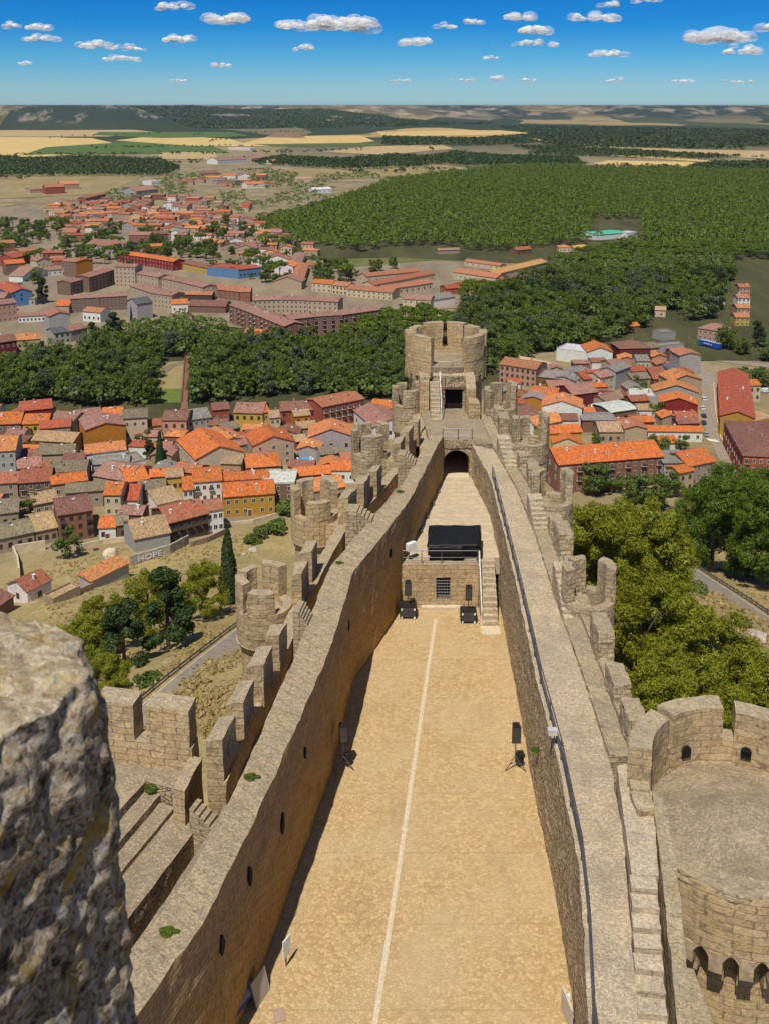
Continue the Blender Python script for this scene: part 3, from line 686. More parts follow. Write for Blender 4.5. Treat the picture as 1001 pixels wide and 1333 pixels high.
# ============================================================ LAND
def ground():
    cx,cy=2.,40.
    ang=[];a=-180.
    while a<180:
        ang.append(a);a+=.3 if 52<a<128 else (1.2 if 10<a<170 else 4.)
    rs=[5.]
    while rs[-1]<44000:rs.append(rs[-1]+max(2.2,rs[-1]*.018) if rs[-1]<600 else rs[-1]*1.03 if not 5500<rs[-1]<15000 else rs[-1]+110)
    V=[];na=len(ang)
    for r in rs:
        for a in ang:
            x=cx+r*math.cos(R(a));y=cy+r*math.sin(R(a));V.append((x,y,zt(x,y)))
    Fc=[]
    for i in range(len(rs)-1):
        for j in range(na):
            k=(j+1)%na;Fc.append((i*na+j,i*na+k,(i+1)*na+k,(i+1)*na+j))
    Fc.append(tuple(range(na-1,-1,-1)))
    m=MB();m.v=V;m.f=Fc;m.mi=[0]*len(Fc);return m
N=NT('land');p=N.pos();sx=N.n('ShaderNodeSeparateXYZ',{0:p});X,Y,Z=sx.outputs
# dry grass of the castle hill
g1=N.noise(p,.12,6,.65);g2=N.noise(p,1.1,6,.7);g3=N.noise(p,5.,4)
hill=N.mix(N.rng(g1,.35,.65,0,1),(.43,.315,.13),(.32,.245,.105))
hill=N.mix(N.rng(g2,.48,.66,0,.85),hill,(.19,.165,.06))
hill=N.mix(N.rng(N.noise(p,.35,5),.6,.68,0,.8),hill,(.42,.35,.24))
hill=N.mix(1.,hill,N.ramp(g3,[(.3,.6),(.65,1.2)]),'MULTIPLY')
# valley floor between the houses
v1=N.noise(p,.02,5);v2=N.noise(p,.15,5)
val=N.mix(N.rng(v1,.4,.6,0,1),(.30,.235,.145),(.20,.165,.085))
val=N.mix(N.rng(v2,.5,.68,0,.6),val,(.11,.115,.045))
# patchwork of the plateau country
pv=N.n('ShaderNodeVectorMath',{0:N.scale(p,(.0015,.00055,0)),1:N.scale(N.n('ShaderNodeTexNoise',{'Vector':N.scale(p,(.0012,.0006,0)),'Scale':1.}).outputs[1],(.9,.9,0))},operation='ADD').outputs[0]
fc=N.n('ShaderNodeSeparateXYZ',{0:N.vor(pv,1.,'F1','Color')}).outputs[0]
far=N.ramp(fc,[(0.,(.035,.05,.022)),(.3,(.04,.055,.025)),(.42,(.16,.135,.07)),(.6,(.42,.28,.10)),(.75,(.30,.22,.10)),(.9,(.06,.075,.03)),(1.,(.34,.26,.15))])
for e in far.node.color_ramp.elements:pass
far.node.color_ramp.interpolation='CONSTANT'
wd=N.noise(N.scale(p,(.0011,.00035,0)),1.,6,.6)
far=N.mix(N.rng(wd,.54,.60,0,.9),far,(.032,.045,.022))
# wooded, gullied slopes of the table hills
gul=N.noise(N.scale(p,(.0042,.0022,.004)),1.,7,.7)
slope=N.mix(N.rng(gul,.51,.61,0,1),(.028,.042,.036),(.36,.29,.20))
sl=N.rng(Z,-80.,-45.,0,1);far=N.mix(N.math('MULTIPLY',sl,.7),far,slope)
dn=N.rng(Y,2500.,4200.,0,1);low=N.mix(dn,val,far)
kz=N.rng(N.math('ADD',Z,N.math('MULTIPLY',g1,6.)),-101.,-97.,0,1)
near=N.math('MULTIPLY',kz,N.rng(Y,900.,1200.,1,0))
MATS['land']=N.done(N.mix(near,low,hill),.95,N.bump(g3,.6,.15),0,.1)
tag(ground().build('ground','land',smooth=True),kind='structure')

def m_field(name,a,b,sc=.03,st=(1,.25,1)):
    N=NT(name);p=N.pos();f=N.noise(N.scale(p,st),sc,5);g=N.noise(p,sc*9,4)
    c=N.mix(N.rng(f,.35,.65,0,1),a,b);c=N.mix(1.,c,N.ramp(g,[(.3,.82),(.7,1.12)]),'MULTIPLY');MATS[name]=N.done(c,.95,None,0,.1)
m_field('wheat',(.52,.36,.12),(.60,.43,.17));m_field('stubble',(.40,.28,.12),(.46,.34,.17));m_field('dry_grass',(.24,.19,.085),(.31,.24,.115),.02)
m_field('crop_green',(.07,.12,.028),(.10,.15,.04));m_field('vine',(.10,.12,.035),(.17,.155,.06),.08,(1,.12,1));m_field('ploughed',(.20,.125,.075),(.26,.165,.10))
m_field('lawn',(.09,.13,.025),(.14,.17,.04),.06);m_field('dust',(.19,.15,.10),(.28,.225,.15),.05);m_field('wood_floor',(.05,.055,.022),(.09,.085,.035),.05)
m_field('hill_grass',(.30,.225,.09),(.22,.17,.07),.05)
LAY=[0.]
def patch(name,mat,pts,z=None,kind='structure'):
    """flat sheet laid on the valley floor, outlined in world metres"""
    LAY[0]+=.004
    P=[at(px,py,VAL) for px,py in pts]
    far=max(p.y for p in P);h=(.06 if far<1200 else .4 if far<3000 else 1.)+LAY[0]
    m=MB();n=len(P);m.add([(p.x,p.y,VAL+h) for p in P],[tuple(range(n))])
    o=m.build(name,mat);me=o.data
    bm=bmesh.new();bm.from_mesh(me);bmesh.ops.triangulate(bm,faces=bm.faces)
    for f in bm.faces:
        if f.normal.z<0:f.normal_flip()
    bm.to_mesh(me);bm.free()
    return tag(o,kind=kind)
patch('valley_meadow','dry_grass',[(-60,262),(140,252),(190,228),(-60,224)])
patch('wood_ground','wood_floor',[(330,340),(520,335),(700,345),(600,420),(640,470),(760,450),(840,470),(1060,470),(1060,218),(700,222),(470,248),(330,285)])
patch('riverside_ground','wood_floor',[(-80,545),(540,545),(660,500),(600,420),(280,425),(180,440),(-80,480)])
patch('town_ground','dust',[(-100,470),(160,445),(290,425),(420,440),(500,408),(620,400),(720,345),(560,340),(420,352),(330,300),(180,262),(-100,275)])
patch('lawn','lawn',[(186,524),(262,524),(262,502),(180,502)])
patch('meadow','dry_grass',[(207,506),(238,506),(243,470),(205,472)])
for nm,mt,pts in(
 ('wheat_field','wheat',[(-50,206),(60,204),(150,198),(190,196),(120,180),(-50,178)]),
 ('green_field','crop_green',[(30,202),(300,199),(275,190),(180,184),(60,192)]),
 ('wheat_field','wheat',[(150,183),(250,190),(330,191),(300,181),(210,176)]),
 ('stubble_field','stubble',[(-50,178),(140,178),(210,173),(120,163),(-50,164)]),
 ('green_field','crop_green',[(120,176),(210,180),(330,178),(300,172),(130,172)]),
 ('wheat_field','wheat',[(-50,163),(60,162),(40,155),(-50,155)]),
 ('wheat_field','wheat',[(300,191),(440,189),(488,184),(470,177),(350,178)]),
 ('ploughed_field','ploughed',[(345,179),(400,180),(385,173),(360,173)]),
 ('stubble_field','stubble',[(420,198),(500,202),(590,194),(575,188),(480,191)]),
 ('green_field','crop_green',[(360,191),(500,190),(480,186),(330,188)]),
 ('dry_field','dry_grass',[(470,232),(590,226),(580,214),(440,217),(360,222),(350,232)]),
 ('wheat_field','wheat',[(500,178),(640,176),(700,174),(640,169),(490,172)]),
 ('wheat_field','wheat',[(758,200),(820,205),(960,214),(880,205),(800,198)]),
 ('wheat_field','wheat',[(770,214),(915,217),(900,211),(790,209)]),
 ('stubble_field','stubble',[(720,194),(1060,210),(1060,198),(900,195),(780,190)]),
 ('wheat_field','wheat',[(640,184),(705,185),(700,180),(655,179)]),
 ('quarry_ground','stubble',[(205,207),(285,209),(280,198),(210,199)]),
 ('vineyard','vine',[(430,352),(640,352),(640,330),(560,318),(440,318)]),
 ('hill_meadow','hill_grass',[(975,422),(1100,440),(1100,360),(980,362)]),
 ('roadside_ground','dust',[(850,447),(1060,492),(1060,458),(950,446),(890,432)]),
):patch(nm,mt,pts)
patch('river','water',[(735,424),(775,432),(800,420),(780,411),(745,413)])
patch('dry_field','dry_grass',[(520,324),(640,345),(705,342),(765,324),(775,312),(700,317),(560,312)])
def path(name,mat,pts,w,zf=None,lift=.0):
    LAY[0]+=.004
    P=[(hit(px,py) if zf is None else at(px,py,zf)) for px,py in pts]
    L=[];Rr=[]
    dense=[]
    for a,b in zip(P,P[1:]):
        n=max(1,int((b-a).length/6));dense+=[a.lerp(b,i/n) for i in range(n)]
    dense.append(P[-1])
    for i,q in enumerate(dense):
        a=dense[max(0,i-1)];b=dense[min(len(dense)-1,i+1)];d=Vector((b.x-a.x,b.y-a.y,0)).normalized();nn=Vector((-d.y,d.x,0))
        z=q.z+lift+.08+LAY[0]
        L.append(Vector((q.x,q.y,z))+nn*w/2);Rr.append(Vector((q.x,q.y,z))-nn*w/2)
    m=MB()
    for i in range(len(L)-1):m.add([Rr[i],Rr[i+1],L[i+1],L[i]],[(0,1,2,3)])
    return tag(m.build(name,mat),kind='structure')
path('main_road','dust',[(-30,272),(30,266),(46,270),(22,288),(26,308),(50,322),(90,332),(150,338)],15,VAL)
path('side_road','asphalt',[(-30,292),(10,282),(40,268)],9,VAL)
path('main_road','asphalt',[(90,332),(150,334),(250,345),(330,348),(370,362),(420,372)],9,VAL)
path('street','asphalt',[(375,330),(392,345),(405,372)],8,VAL)
path('street','dust',[(215,330),(190,300),(150,262),(70,330)],5,VAL)
path('forest_road','dust',[(640,352),(720,337),(770,325),(835,310)],10,VAL)
path('street','asphalt',[(892,462),(918,490),(925,515),(926,545),(936,572),(952,604),(962,640)],8.5,VAL)
path('river_road','asphalt',[(690,440),(780,470),(880,462),(1040,482)],7,VAL)
path('lane','dust',[(955,372),(946,400),(938,430)],9,VAL)
path('footpath','dust',[(206,490),(222,477),(246,470),(300,468)],5,VAL)
path('village_street','dust',[(96,548),(112,600),(122,624)],4,VAL)
path('village_street','dust',[(60,712),(150,706),(230,690),(300,678),(380,664)],5,VAL)
for k in range(7):
    q=at(921+k*2.,572+.3*k,VAL+.3);m=MB();m.box(q.x,q.y,VAL+.2,VAL+.3,.5,3.2,.15)
    tag(m.build('crossing_stripe','road_paint'),kind='structure')

# castle road with its rails, carried on its own graded bed
def graded(name,A,w,rail_side,label):
    P=[Vector(a) for a in A];dense=[]
    for a,b in zip(P,P[1:]):
        n=max(1,int((b-a).length/4));dense+=[a.lerp(b,i/n) for i in range(n)]
    dense.append(P[-1])
    fr=[]
    for i,q in enumerate(dense):
        a=dense[max(0,i-1)];b=dense[min(len(dense)-1,i+1)];d=Vector((b.x-a.x,b.y-a.y,0)).normalized();fr.append((q,Vector((-d.y,d.x,0))))
    def band(nm,mat,o0,o1,dz,th=None,parent=None,off=(0,0,0)):
        m=MB()
        for (q,n_),(r,k) in zip(fr,fr[1:]):
            a,b,c,d=q+n_*o0,r+k*o0,r+k*o1,q+n_*o1
            z=Vector((0,0,dz))
            if th:
                t=Vector((0,0,th));m.add([a+z,b+z,c+z,d+z,a+z+t,b+z+t,c+z+t,d+z+t],[(0,1,2,3)[::-1],(4,5,6,7),(0,1,5,4),(1,2,6,5),(2,3,7,6),(3,0,4,7)])
            else:m.add([a+z,b+z,c+z,d+z],[(0,1,2,3)])
        return m.build(nm,mat,parent,off)
    m=MB()
    for (q,n_),(r,k) in zip(fr,fr[1:]):
        a,b,c,d=q+n_*(w/2+1.1),r+k*(w/2+1.1),r-k*(w/2+1.1),q-n_*(w/2+1.1);e=Vector((0,0,-9.))
        o1,o2=q+n_*(w/2+9),r+k*(w/2+9);u1,u2=q-n_*(w/2+9),r-k*(w/2+9)
        m.add([a,b,c,d,o1+e,o2+e,u2+e,u1+e],[(0,1,2,3),(0,4,5,1),(2,6,7,3)])
    tag(m.build('road_bed','land'),kind='structure')
    tag(band('castle_road','asphalt',-w/2,w/2,.06),kind='structure')
    tag(band('road_edge_line','road_paint',w/2-.26,w/2-.16,.068),kind='structure')
    tag(band('road_edge_line','road_paint',-w/2+.16,-w/2+.26,.068),kind='structure')
    s=rail_side;q0=fr[0][0]
    t=thing('guardrail',label,'guardrail',q0)
    band('beam','metal',s*(w/2+.5),s*(w/2+.58),.45,.3,t,q0)
    band('lower_beam','wood',s*(w/2+.5),s*(w/2+.58),.1,.12,t,q0)
    for q,n_ in fr[::1]:
        b=q+n_*s*(w/2+.66);mm=MB();mm.box(b.x,b.y,b.z-.3,b.z+.8,.14,.14);mm.build('post','metal',t,q0)
def smooth_line(P):
    for _ in range(3):P=[P[0]]+[(a+b*2+c)/4 for a,b,c in zip(P,P[1:],P[2:])]+[P[-1]]
    return P
lA=[]
for px,py in [(120,994),(160,955),(196,922),(232,890),(276,850),(318,815),(345,795)]:lA.append(hit(px+10,py+9)+Vector((0,0,.7)))
graded('left',smooth_line(lA),5.4,1,'dark metal guardrail beside the castle road on the left slope')
rA=[]
for px,py in [(838,690),(872,716),(915,746),(960,778),(1010,816),(1060,856)]:rA.append(hit(px-6,py+10)+Vector((0,0,.7)))
graded('right',smooth_line(rA),5.0,1,'dark metal guardrail along the road below the right-hand pines')

# ============================================================ PLANTS
def leafmesh(name,c,nrm,size,mat,rs,asp=1.4):
    n=len(c);t=rs.normal(size=(n,3));t-=nrm*np.sum(t*nrm,1)[:,None];t/=np.linalg.norm(t,axis=1)[:,None]+1e-9
    b=np.cross(nrm,t);sz=np.asarray(size).reshape(-1,1)*np.ones((n,1))
    v=np.empty((n,4,3));v[:,0]=c-t*sz*asp*.5;v[:,1]=c-b*sz*.5;v[:,2]=c+t*sz*asp*.5;v[:,3]=c+b*sz*.5
    me=bpy.data.meshes.new(name);me.vertices.add(4*n);me.vertices.foreach_set('co',v.reshape(-1).astype(np.float32))
    me.loops.add(4*n);me.loops.foreach_set('vertex_index',np.arange(4*n,dtype=np.int32))
    me.polygons.add(n);me.polygons.foreach_set('loop_start',np.arange(0,4*n,4,dtype=np.int32));me.polygons.foreach_set('loop_total',np.full(n,4,dtype=np.int32))
    me.materials.append(MATS[mat]);me.update(calc_edges=True);return me
def clumpcloud(rs,centres,radii,per,flat=1.,shell=.55,up=.25):
    cs=[];ns=[]
    for c,r in zip(centres,radii):
        d=rs.normal(size=(per,3));d/=np.linalg.norm(d,axis=1)[:,None]
        q=d*(shell+(1-shell)*rs.rand(per,1)**.6)*r;q[:,2]*=flat
        nn=d+rs.normal(size=(per,3))*.55;nn[:,2]+=up;nn/=np.linalg.norm(nn,axis=1)[:,None]
        cs.append(q+c);ns.append(nn)
    return np.concatenate(cs),np.concatenate(ns)
def trunkmesh(h,r,limbs,mat='bark',r1=.5):
    m=MB();m.cyl(0,0,-1.2,h,r,r*r1,9)
    for (x,y,z) in limbs:
        a=Vector((0,0,h*.55+.3*rnd.random()));m.bar(a,(x,y,z),r*.32,5)
    return m
def proto(kind,seed):
    """unit tree prototypes: (crown mesh, trunk mesh)"""
    rs=np.random.RandomState(seed);rq=random.Random(seed)
    if kind=='umbrella':   # h ~9, crown r ~4.6
        cen=[];rad=[]
        for _ in range(13):
            a=rq.uniform(0,6.28);q=4.6*math.sqrt(rq.random())*.8;cen.append((q*math.cos(a),q*math.sin(a),6.9+1.3*(1-(q/4.6)**2)+rq.uniform(-.35,.35)));rad.append(rq.uniform(1.2,1.9))
        c,n=clumpcloud(rs,cen,rad,42,.62,.7,.5);cr=leafmesh('crown',c,n,rs.uniform(.45,.95,len(c)),'leaf_forest',rs);tr=trunkmesh(6.5,.3,cen[:5])
    elif kind=='aleppo':   # near pine, h 10, tufted crown
        cen=[];rad=[]
        for _ in range(78):
            a=rq.uniform(0,6.28);z=rq.uniform(1.6,9.6);m_=(1-abs((z-5.2)/5.2)**2.2);q=4.3*m_*math.sqrt(rq.uniform(.05,1));cen.append((q*math.cos(a),q*math.sin(a),z));rad.append(rq.uniform(.5,1.05))
        c,n=clumpcloud(rs,cen,rad,330,.95,.25,.15);cr=leafmesh('crown',c,n,rs.uniform(.06,.14,len(c)),'leaf_pine',rs,3.2);tr=trunkmesh(7.,.24,[(x*.7,y*.7,z*.9) for x,y,z in cen[:12]])
    elif kind=='darkpine':
        cen=[];rad=[]
        for _ in range(26):
            a=rq.uniform(0,6.28);z=rq.uniform(2.2,9.6);q=3.4*(1-(z-2.)/8.6)**.75*math.sqrt(rq.uniform(.15,1));cen.append((q*math.cos(a),q*math.sin(a),z));rad.append(rq.uniform(.7,1.25))
        c,n=clumpcloud(rs,cen,rad,260,.75,.4,.3);cr=leafmesh('crown',c,n,rs.uniform(.14,.3,len(c)),'leaf_dark',rs,2.);tr=trunkmesh(8.5,.26,cen[:10])
    elif kind=='broad':
        cen=[];rad=[]
        for _ in range(22):
            a=rq.uniform(0,6.28);z=rq.uniform(2.6,9.6);m_=max(.15,1-abs((z-6.)/4.4)**2);q=3.6*math.sqrt(m_)*math.sqrt(rq.uniform(.1,1));cen.append((q*math.cos(a),q*math.sin(a),z));rad.append(rq.uniform(.95,1.7))
        c,n=clumpcloud(rs,cen,rad,110,.9,.55,.25);cr=leafmesh('crown',c,n,rs.uniform(.28,.6,len(c)),'leaf_broad',rs);tr=trunkmesh(6.,.28,cen[:7])
    elif kind=='poplar':
        cen=[];rad=[]
        for k in range(20):
            z=2.+k*.62;q=1.5*math.sin(min(1,(z+1)/13.)*math.pi)**.7*rq.random();a=rq.uniform(0,6.28);cen.append((q*math.cos(a),q*math.sin(a),z));rad.append(rq.uniform(.75,1.35)*(1.1-z/26))
        c,n=clumpcloud(rs,cen,rad,110,1.2,.5,.3);cr=leafmesh('crown',c,n,rs.uniform(.26,.55,len(c)),'leaf_broad',rs);tr=trunkmesh(9.,.25,cen[:5])
    elif kind=='cypress':
        n_=9000;z=rs.rand(n_)**1.1*12.6+.4;t=z/13.;rr_=1.75*np.power(np.clip(1-t,0,1),.62)*np.clip(t*9,0,1)**.5
        a=rs.rand(n_)*6.283;rad_=rr_*(.72+.34*rs.rand(n_))*(1+.13*np.sin(a*3+z*1.3));c=np.stack([rad_*np.cos(a),rad_*np.sin(a),z],1)
        n=np.stack([np.cos(a),np.sin(a),np.full(n_,.5)],1)+rs.normal(size=(n_,3))*.4;n/=np.linalg.norm(n,axis=1)[:,None]
        cr=leafmesh('crown',c,n,rs.uniform(.12,.26,n_),'leaf_dark',rs,2.2);tr=trunkmesh(9,.2,[])
    elif kind=='bush':
        cen=[];rad=[]
        for _ in range(9):
            a=rq.uniform(0,6.28);q=1.2*math.sqrt(rq.random());cen.append((q*math.cos(a),q*math.sin(a),rq.uniform(.5,1.5)));rad.append(rq.uniform(.55,.95))
        c,n=clumpcloud(rs,cen,rad,150,.85,.5,.4);cr=leafmesh('crown',c,n,rs.uniform(.14,.3,len(c)),'leaf_broad',rs,1.6);tr=trunkmesh(.9,.08,cen[:5])
    elif kind=='garden':
        cen=[];rad=[]
        for _ in range(14):
            a=rq.uniform(0,6.28);z=rq.uniform(1.8,5.4);q=2.3*math.sqrt(max(.1,1-abs((z-3.6)/2.4)**2))*math.sqrt(rq.random());cen.append((q*math.cos(a),q*math.sin(a),z));rad.append(rq.uniform(.6,1.1))
        c,n=clumpcloud(rs,cen,rad,110,.9,.5,.3);cr=leafmesh('crown',c,n,rs.uniform(.2,.4,len(c)),'leaf_broad',rs);tr=trunkmesh(3.2,.16,cen[:6])
    return cr,tr
PR={}
def get(kind,var,mat=None):
    k=(kind,var,mat)
    if k not in PR:
        b=PR.get((kind,var,None))
        if b is None:
            cr,tr=proto(kind,hash((kind,))%1 + sum(map(ord,kind))+var*17)
            to=tr.build('trunk','bark',link=False).data
            b=PR[(kind,var,None)]=(cr,to)
        if mat:
            cr=b[0].copy();cr.materials[0]=MATS[mat];b=(cr,b[1])
        PR[k]=b
    return PR[k]
def tree(name,kind,var,loc,s,label,cat,group=None,mat=None,sz=1.):
    cr,tr=get(kind,var,mat)
    t=thing(name,label,cat,loc,rnd.uniform(0,6.28),group);t.scale=(s,s,s*sz)
    for nm,me in(('crown',cr),('trunk',tr)):
        o=bpy.data.objects.new(nm,me);COL.objects.link(o);o.parent=t
    return t
def tpx(name,kind,var,px,py,hpx,label,cat,H0,group=None,mat=None,wide=1.):
    """tree standing where its foot meets the slope, sized from its height in the photograph"""
    p=hit(px,py);s=F/(p.y*_c-(p.z-CAMZ)*_s);h=hpx/s*1.04;k=h/H0*wide
    return tree(name,kind,var,p-Vector((0,0,.3)),k,label,cat,group,mat,1/wide)
# ============================================================ PLANTING
HOUSES=[]      # footprints (x, y, radius) filled by the town, trees keep clear of them
def inside(pt,poly):
    x,y=pt;c=False;n=len(poly)
    for i in range(n):
        x1,y1=poly[i];x2,y2=poly[i-1]
        if (y1>y)!=(y2>y) and x<(x2-x1)*(y-y1)/(y2-y1)+x1:c=not c
    return c
def wpoly(px):return [(p.x,p.y) for p in (at(a,b,VAL) for a,b in px)]
def scatter(px,sp,rq,jit=.42):
    P=wpoly(px);x0,x1=min(p[0] for p in P),max(p[0] for p in P);y0,y1=min(p[1] for p in P),max(p[1] for p in P)
    out=[];j=0;y=y0
    while y<y1:
        x=x0+(sp/2 if j%2 else 0)
        while x<x1:
            q=(x+rq.uniform(-jit,jit)*sp,y+rq.uniform(-jit,jit)*sp*.9)
            if inside(q,P):out.append(q)
            x+=sp
        y+=sp*.88;j+=1
    return out
def clear(x,y,m=0):
    return all((x-a)**2+(y-b)**2>(r+m)**2 for a,b,r in HOUSES)
def planting():
    rq=random.Random(11)
    # --- slope trees near the castle
    L='left slope below the castle'
    tpx('cypress_tree','cypress',0,299,786,104,'tall narrow dark cypress standing alone on the dry left slope','cypress',13.)
    T=[('conifer_tree','darkpine',0,220,846,122,'biggest dark conifer on the left slope, above the castle road','conifer',10.8,None,1.0),
       ('conifer_tree','darkpine',1,163,872,108,'dark conifer low on the left slope next to the foreground stone','conifer',10.8,None,1.05),
       ('pine_tree','aleppo',0,268,806,80,'small light green pine between the cypress and the biggest dark conifer','pine',10.2,None,.95),
       ('pine_tree','aleppo',1,196,836,98,'yellow-green pine leaning against the biggest dark conifer on the left slope','pine',10.2,None,1.),
       ('pine_tree','aleppo',0,112,884,88,'yellow-green pine just right of the top of the foreground stone','pine',10.2,None,1.15),
       ('pine_tree','aleppo',2,140,850,80,'low green pine between the dark conifers and the foreground stone','pine',10.2,None,1.1),
       ('pine_tree','aleppo',1,140,908,60,'bushy green pine behind the left bastion merlon','pine',10.2,None,1.3)]
    for nm,k,v,px,py,h,lb,ct,H0,mt,w in T:tpx(nm,k,v,px,py,h,lb,ct,H0,None,mt,w)
    T=[(778,800,150,1.0,0,'light green pine touching the right wall turrets'),(836,802,158,1.0,1,'tall light green pine in the middle of the upper pine clump right of the wall'),
       (806,770,120,1.1,2,'rounded pine at the back of the upper clump right of the wall'),(862,780,105,1.0,0,'pine at the outer edge of the upper clump, beside the road'),(768,745,95,1.,1,'pine just right of the floodlight frame on the slope'),
       (822,905,165,1.,2,'pine beside the right wall turret with the pierced merlon'),(868,925,165,1.,0,'large light green pine in the lower clump, above the near round tower'),(915,935,150,1.15,1,'broad light green pine in the lower clump at the roadside'),
       (965,965,140,1.2,2,'light green pine above the near round tower merlons, by the frame edge'),(1012,970,108,1.35,0,'light green pine cut off by the right edge of the picture, lower clump'),(850,985,140,1.1,1,'pine low behind the near round tower, nearest to the wall'),(900,1000,150,1.1,2,'pine showing through the gap between the round tower merlons'),(985,1010,150,1.1,0,'pine right behind the right-hand round tower merlon')]
    for px,py,h,w,v,lb in T:tpx('pine_tree','aleppo',v,px,py,h,lb,'pine',10.2,None,None,w)
    T=[(925,745,125,1.05,0,'dark green pine across the road, left one of the shaded roadside group'),(972,752,140,1.05,1,'dark green pine in the middle of the shaded roadside group'),(1020,772,150,1.,2,'dark green pine at the right frame edge behind the guardrail'),(905,705,72,1.2,1,'smaller dark green pine below the red brick apartment block'),(948,690,88,1.15,2,'dark green pine in front of the red brick apartment block'),(1000,700,95,1.1,0,'dark green pine under the ground floor of the red brick block')]
    for px,py,h,w,v,lb in T:tpx('pine_tree','aleppo',v,px,py,h,lb,'pine',10.2,None,'leaf_forest',w)
    for px,py,h,lb in(
        (345,698,18,'bush under the ochre house, left of two on the bank'),(366,693,22,'large bush on the bank below the ochre house'),(378,668,24,'dark green shrub at the right corner of the ochre house'),(330,706,16,'small low bush on the dry bank above the cypress'),(192,890,26,'grey-green shrub at the bend of the left guardrail'),(905,770,18,'small shrub beside the right-hand guardrail'),(960,810,20,'low shrub between guardrail and right-hand pines'),(890,700,20,'shrub at the upper end of the right-hand road')):
        tpx('bush','bush',(px+py)%2,px,py,h,lb,'bush',2.5,None,None,1.2)
    for px,py,h,w,k,H0,mt,lb in((848,662,48,1.2,'broad',10.5,None,'round green tree beside the road below the apartments'),(824,655,36,1.2,'broad',10.5,None,'low tree left of the round green one below the apartments'),(870,645,30,1.3,'garden',6.,None,'small tree under the narrow grey balcony house'),(772,642,42,1.3,'broad',10.5,None,'scrubby tree beside the long orange apartment roof'),(748,632,36,1.2,'broad',10.5,None,'dark tree against the last right wall turrets'),(800,640,22,1.3,'garden',6.,None,'small tree below the brick balconies'),
        (88,726,40,1.,'garden',6.,None,'round leafy tree in the ruined yard below the brown-roofed brick house'),(40,668,26,1.2,'garden',6.,'leaf_lime','light green tree growing among the mossy old roofs'),(210,612,52,1.,'cypress',13.,None,'dark cypress in the village garden behind the orange roofs'),(196,600,32,1.,'darkpine',10.8,None,'dark conifer beside the village cypress'),(188,580,22,1.2,'garden',6.,None,'leafy tree in the garden behind the village cypress'),(222,578,14,1.2,'garden',6.,None,'small tree below the pink house with a brown roof'),(46,590,22,1.2,'garden',6.,None,'dark little tree among the brown roofs at the left village edge'),
        (855,592,26,1.3,'garden',6.,None,'dark tree in the yard beside the long blue-white house'),(885,588,22,1.3,'garden',6.,None,'leafy tree in the yard behind the stone gabled house'),(855,545,24,1.2,'garden',6.,None,'dark tree beside the crimson gabled house'),(830,505,18,1.3,'garden',6.,None,'tree behind the white-awning terrace'),(876,552,12,1.3,'garden',6.,None,'small tree beside the street cars'),(833,520,14,1.4,'garden',6.,None,'low garden tree left of the grey gabled house'),(775,577,14,1.3,'garden',6.,None,'bush-like tree behind the long orange apartment roof'),(785,572,10,1.3,'garden',6.,'leaf_lime','light green shrub behind the long orange apartment roof'),
        (945,455,30,1.2,'broad',10.5,'leaf_lime','bright green tree left of the dark one behind the blue lorry'),(984,452,38,1.,'darkpine',10.8,None,'dark conifer between bright trees at the right edge'),(965,462,22,1.3,'broad',10.5,'leaf_lime','bright low tree just right of the blue lorry'),(1000,470,26,1.3,'broad',10.5,None,'leafy tree at the right edge behind the lorry'),
        (950,508,24,1.4,'broad',10.5,None,'first tree of the hedgerow above the red-roofed terrace'),(970,506,28,1.4,'broad',10.5,None,'middle tree of the hedgerow above the red-roofed terrace'),(993,506,28,1.4,'broad',10.5,None,'last tree of the hedgerow at the right edge'),
        (57,396,38,.8,'darkpine',10.8,None,'tall blue-green conifer in the vacant lot of the far town'),(49,370,20,1.1,'broad',10.5,None,'round dark tree behind the tall conifer in the vacant lot'),(172,424,26,.6,'cypress',13.,None,'slim cypress in front of the grey gabled chapel'),(150,444,42,1.,'darkpine',10.8,None,'dark cedar in the park beside the slim cypress'),(122,446,30,1.,'darkpine',10.8,None,'dark conifer at the left of the park'),(157,458,28,1.1,'broad',10.5,'leaf_lime','bright round green tree at the front of the park'),(766,452,24,1.2,'broad',10.5,'leaf_lime','bright green tree behind the white factory wall')):
        t=tpx('garden_tree' if k in('garden','broad') else 'conifer_tree',k,0,px,py,h,lb,'tree' if k in('garden','broad') else 'conifer',H0,None,mt,w)
    # --- riverside belt
    lab='green broadleaf tree in the dense riverside wood behind the old town'
    A=[(-25,525),(-25,488),(60,478),(130,466),(186,452),(204,470),(199,528),(120,532),(60,527)]
    B=[(252,528),(252,470),(262,446),(300,452),(360,450),(440,450),(538,440),(540,524),(470,520),(380,514),(300,522)]
    Cc=[(108,468),(112,440),(180,428),(235,422),(300,432),(330,446),(262,452),(240,466),(205,466)]
    pts=[(q,0) for q in scatter(A,8.6,rq)]+[(q,1) for q in scatter(B,8.6,rq)]+[(q,2) for q in scatter(Cc,9.5,rq)]
    pts=[p for p in pts if clear(*p[0],3)]
    pts.sort(key=lambda p:p[0][1]);nb=0;npop=0
    for (x,y),w in pts:
        px,py=proj(x,y,VAL)
        if w==0 and rq.random()<.16 and 90<px<175:
            tree('poplar_tree','poplar',rq.randrange(2),(x,y,VAL),rq.uniform(.75,1.0),'upright poplar in the riverside wood left of the footbridge','poplar','poplars in the riverside wood');continue
        if nb>=290:break
        nb+=1
        tree('riverside_tree','broad',rq.randrange(3),(x,y,VAL),rq.uniform(.95,1.4),lab,'tree','trees of the riverside wood',rq.choice(['leaf_silver','leaf_silver',None,None,None,None,None,'leaf_forest','leaf_forest','leaf_lime'] if px>330 else [None,None,None,None,'leaf_forest','leaf_dark',None,'leaf_lime',None,'leaf_silver']),rq.uniform(.9,1.15))
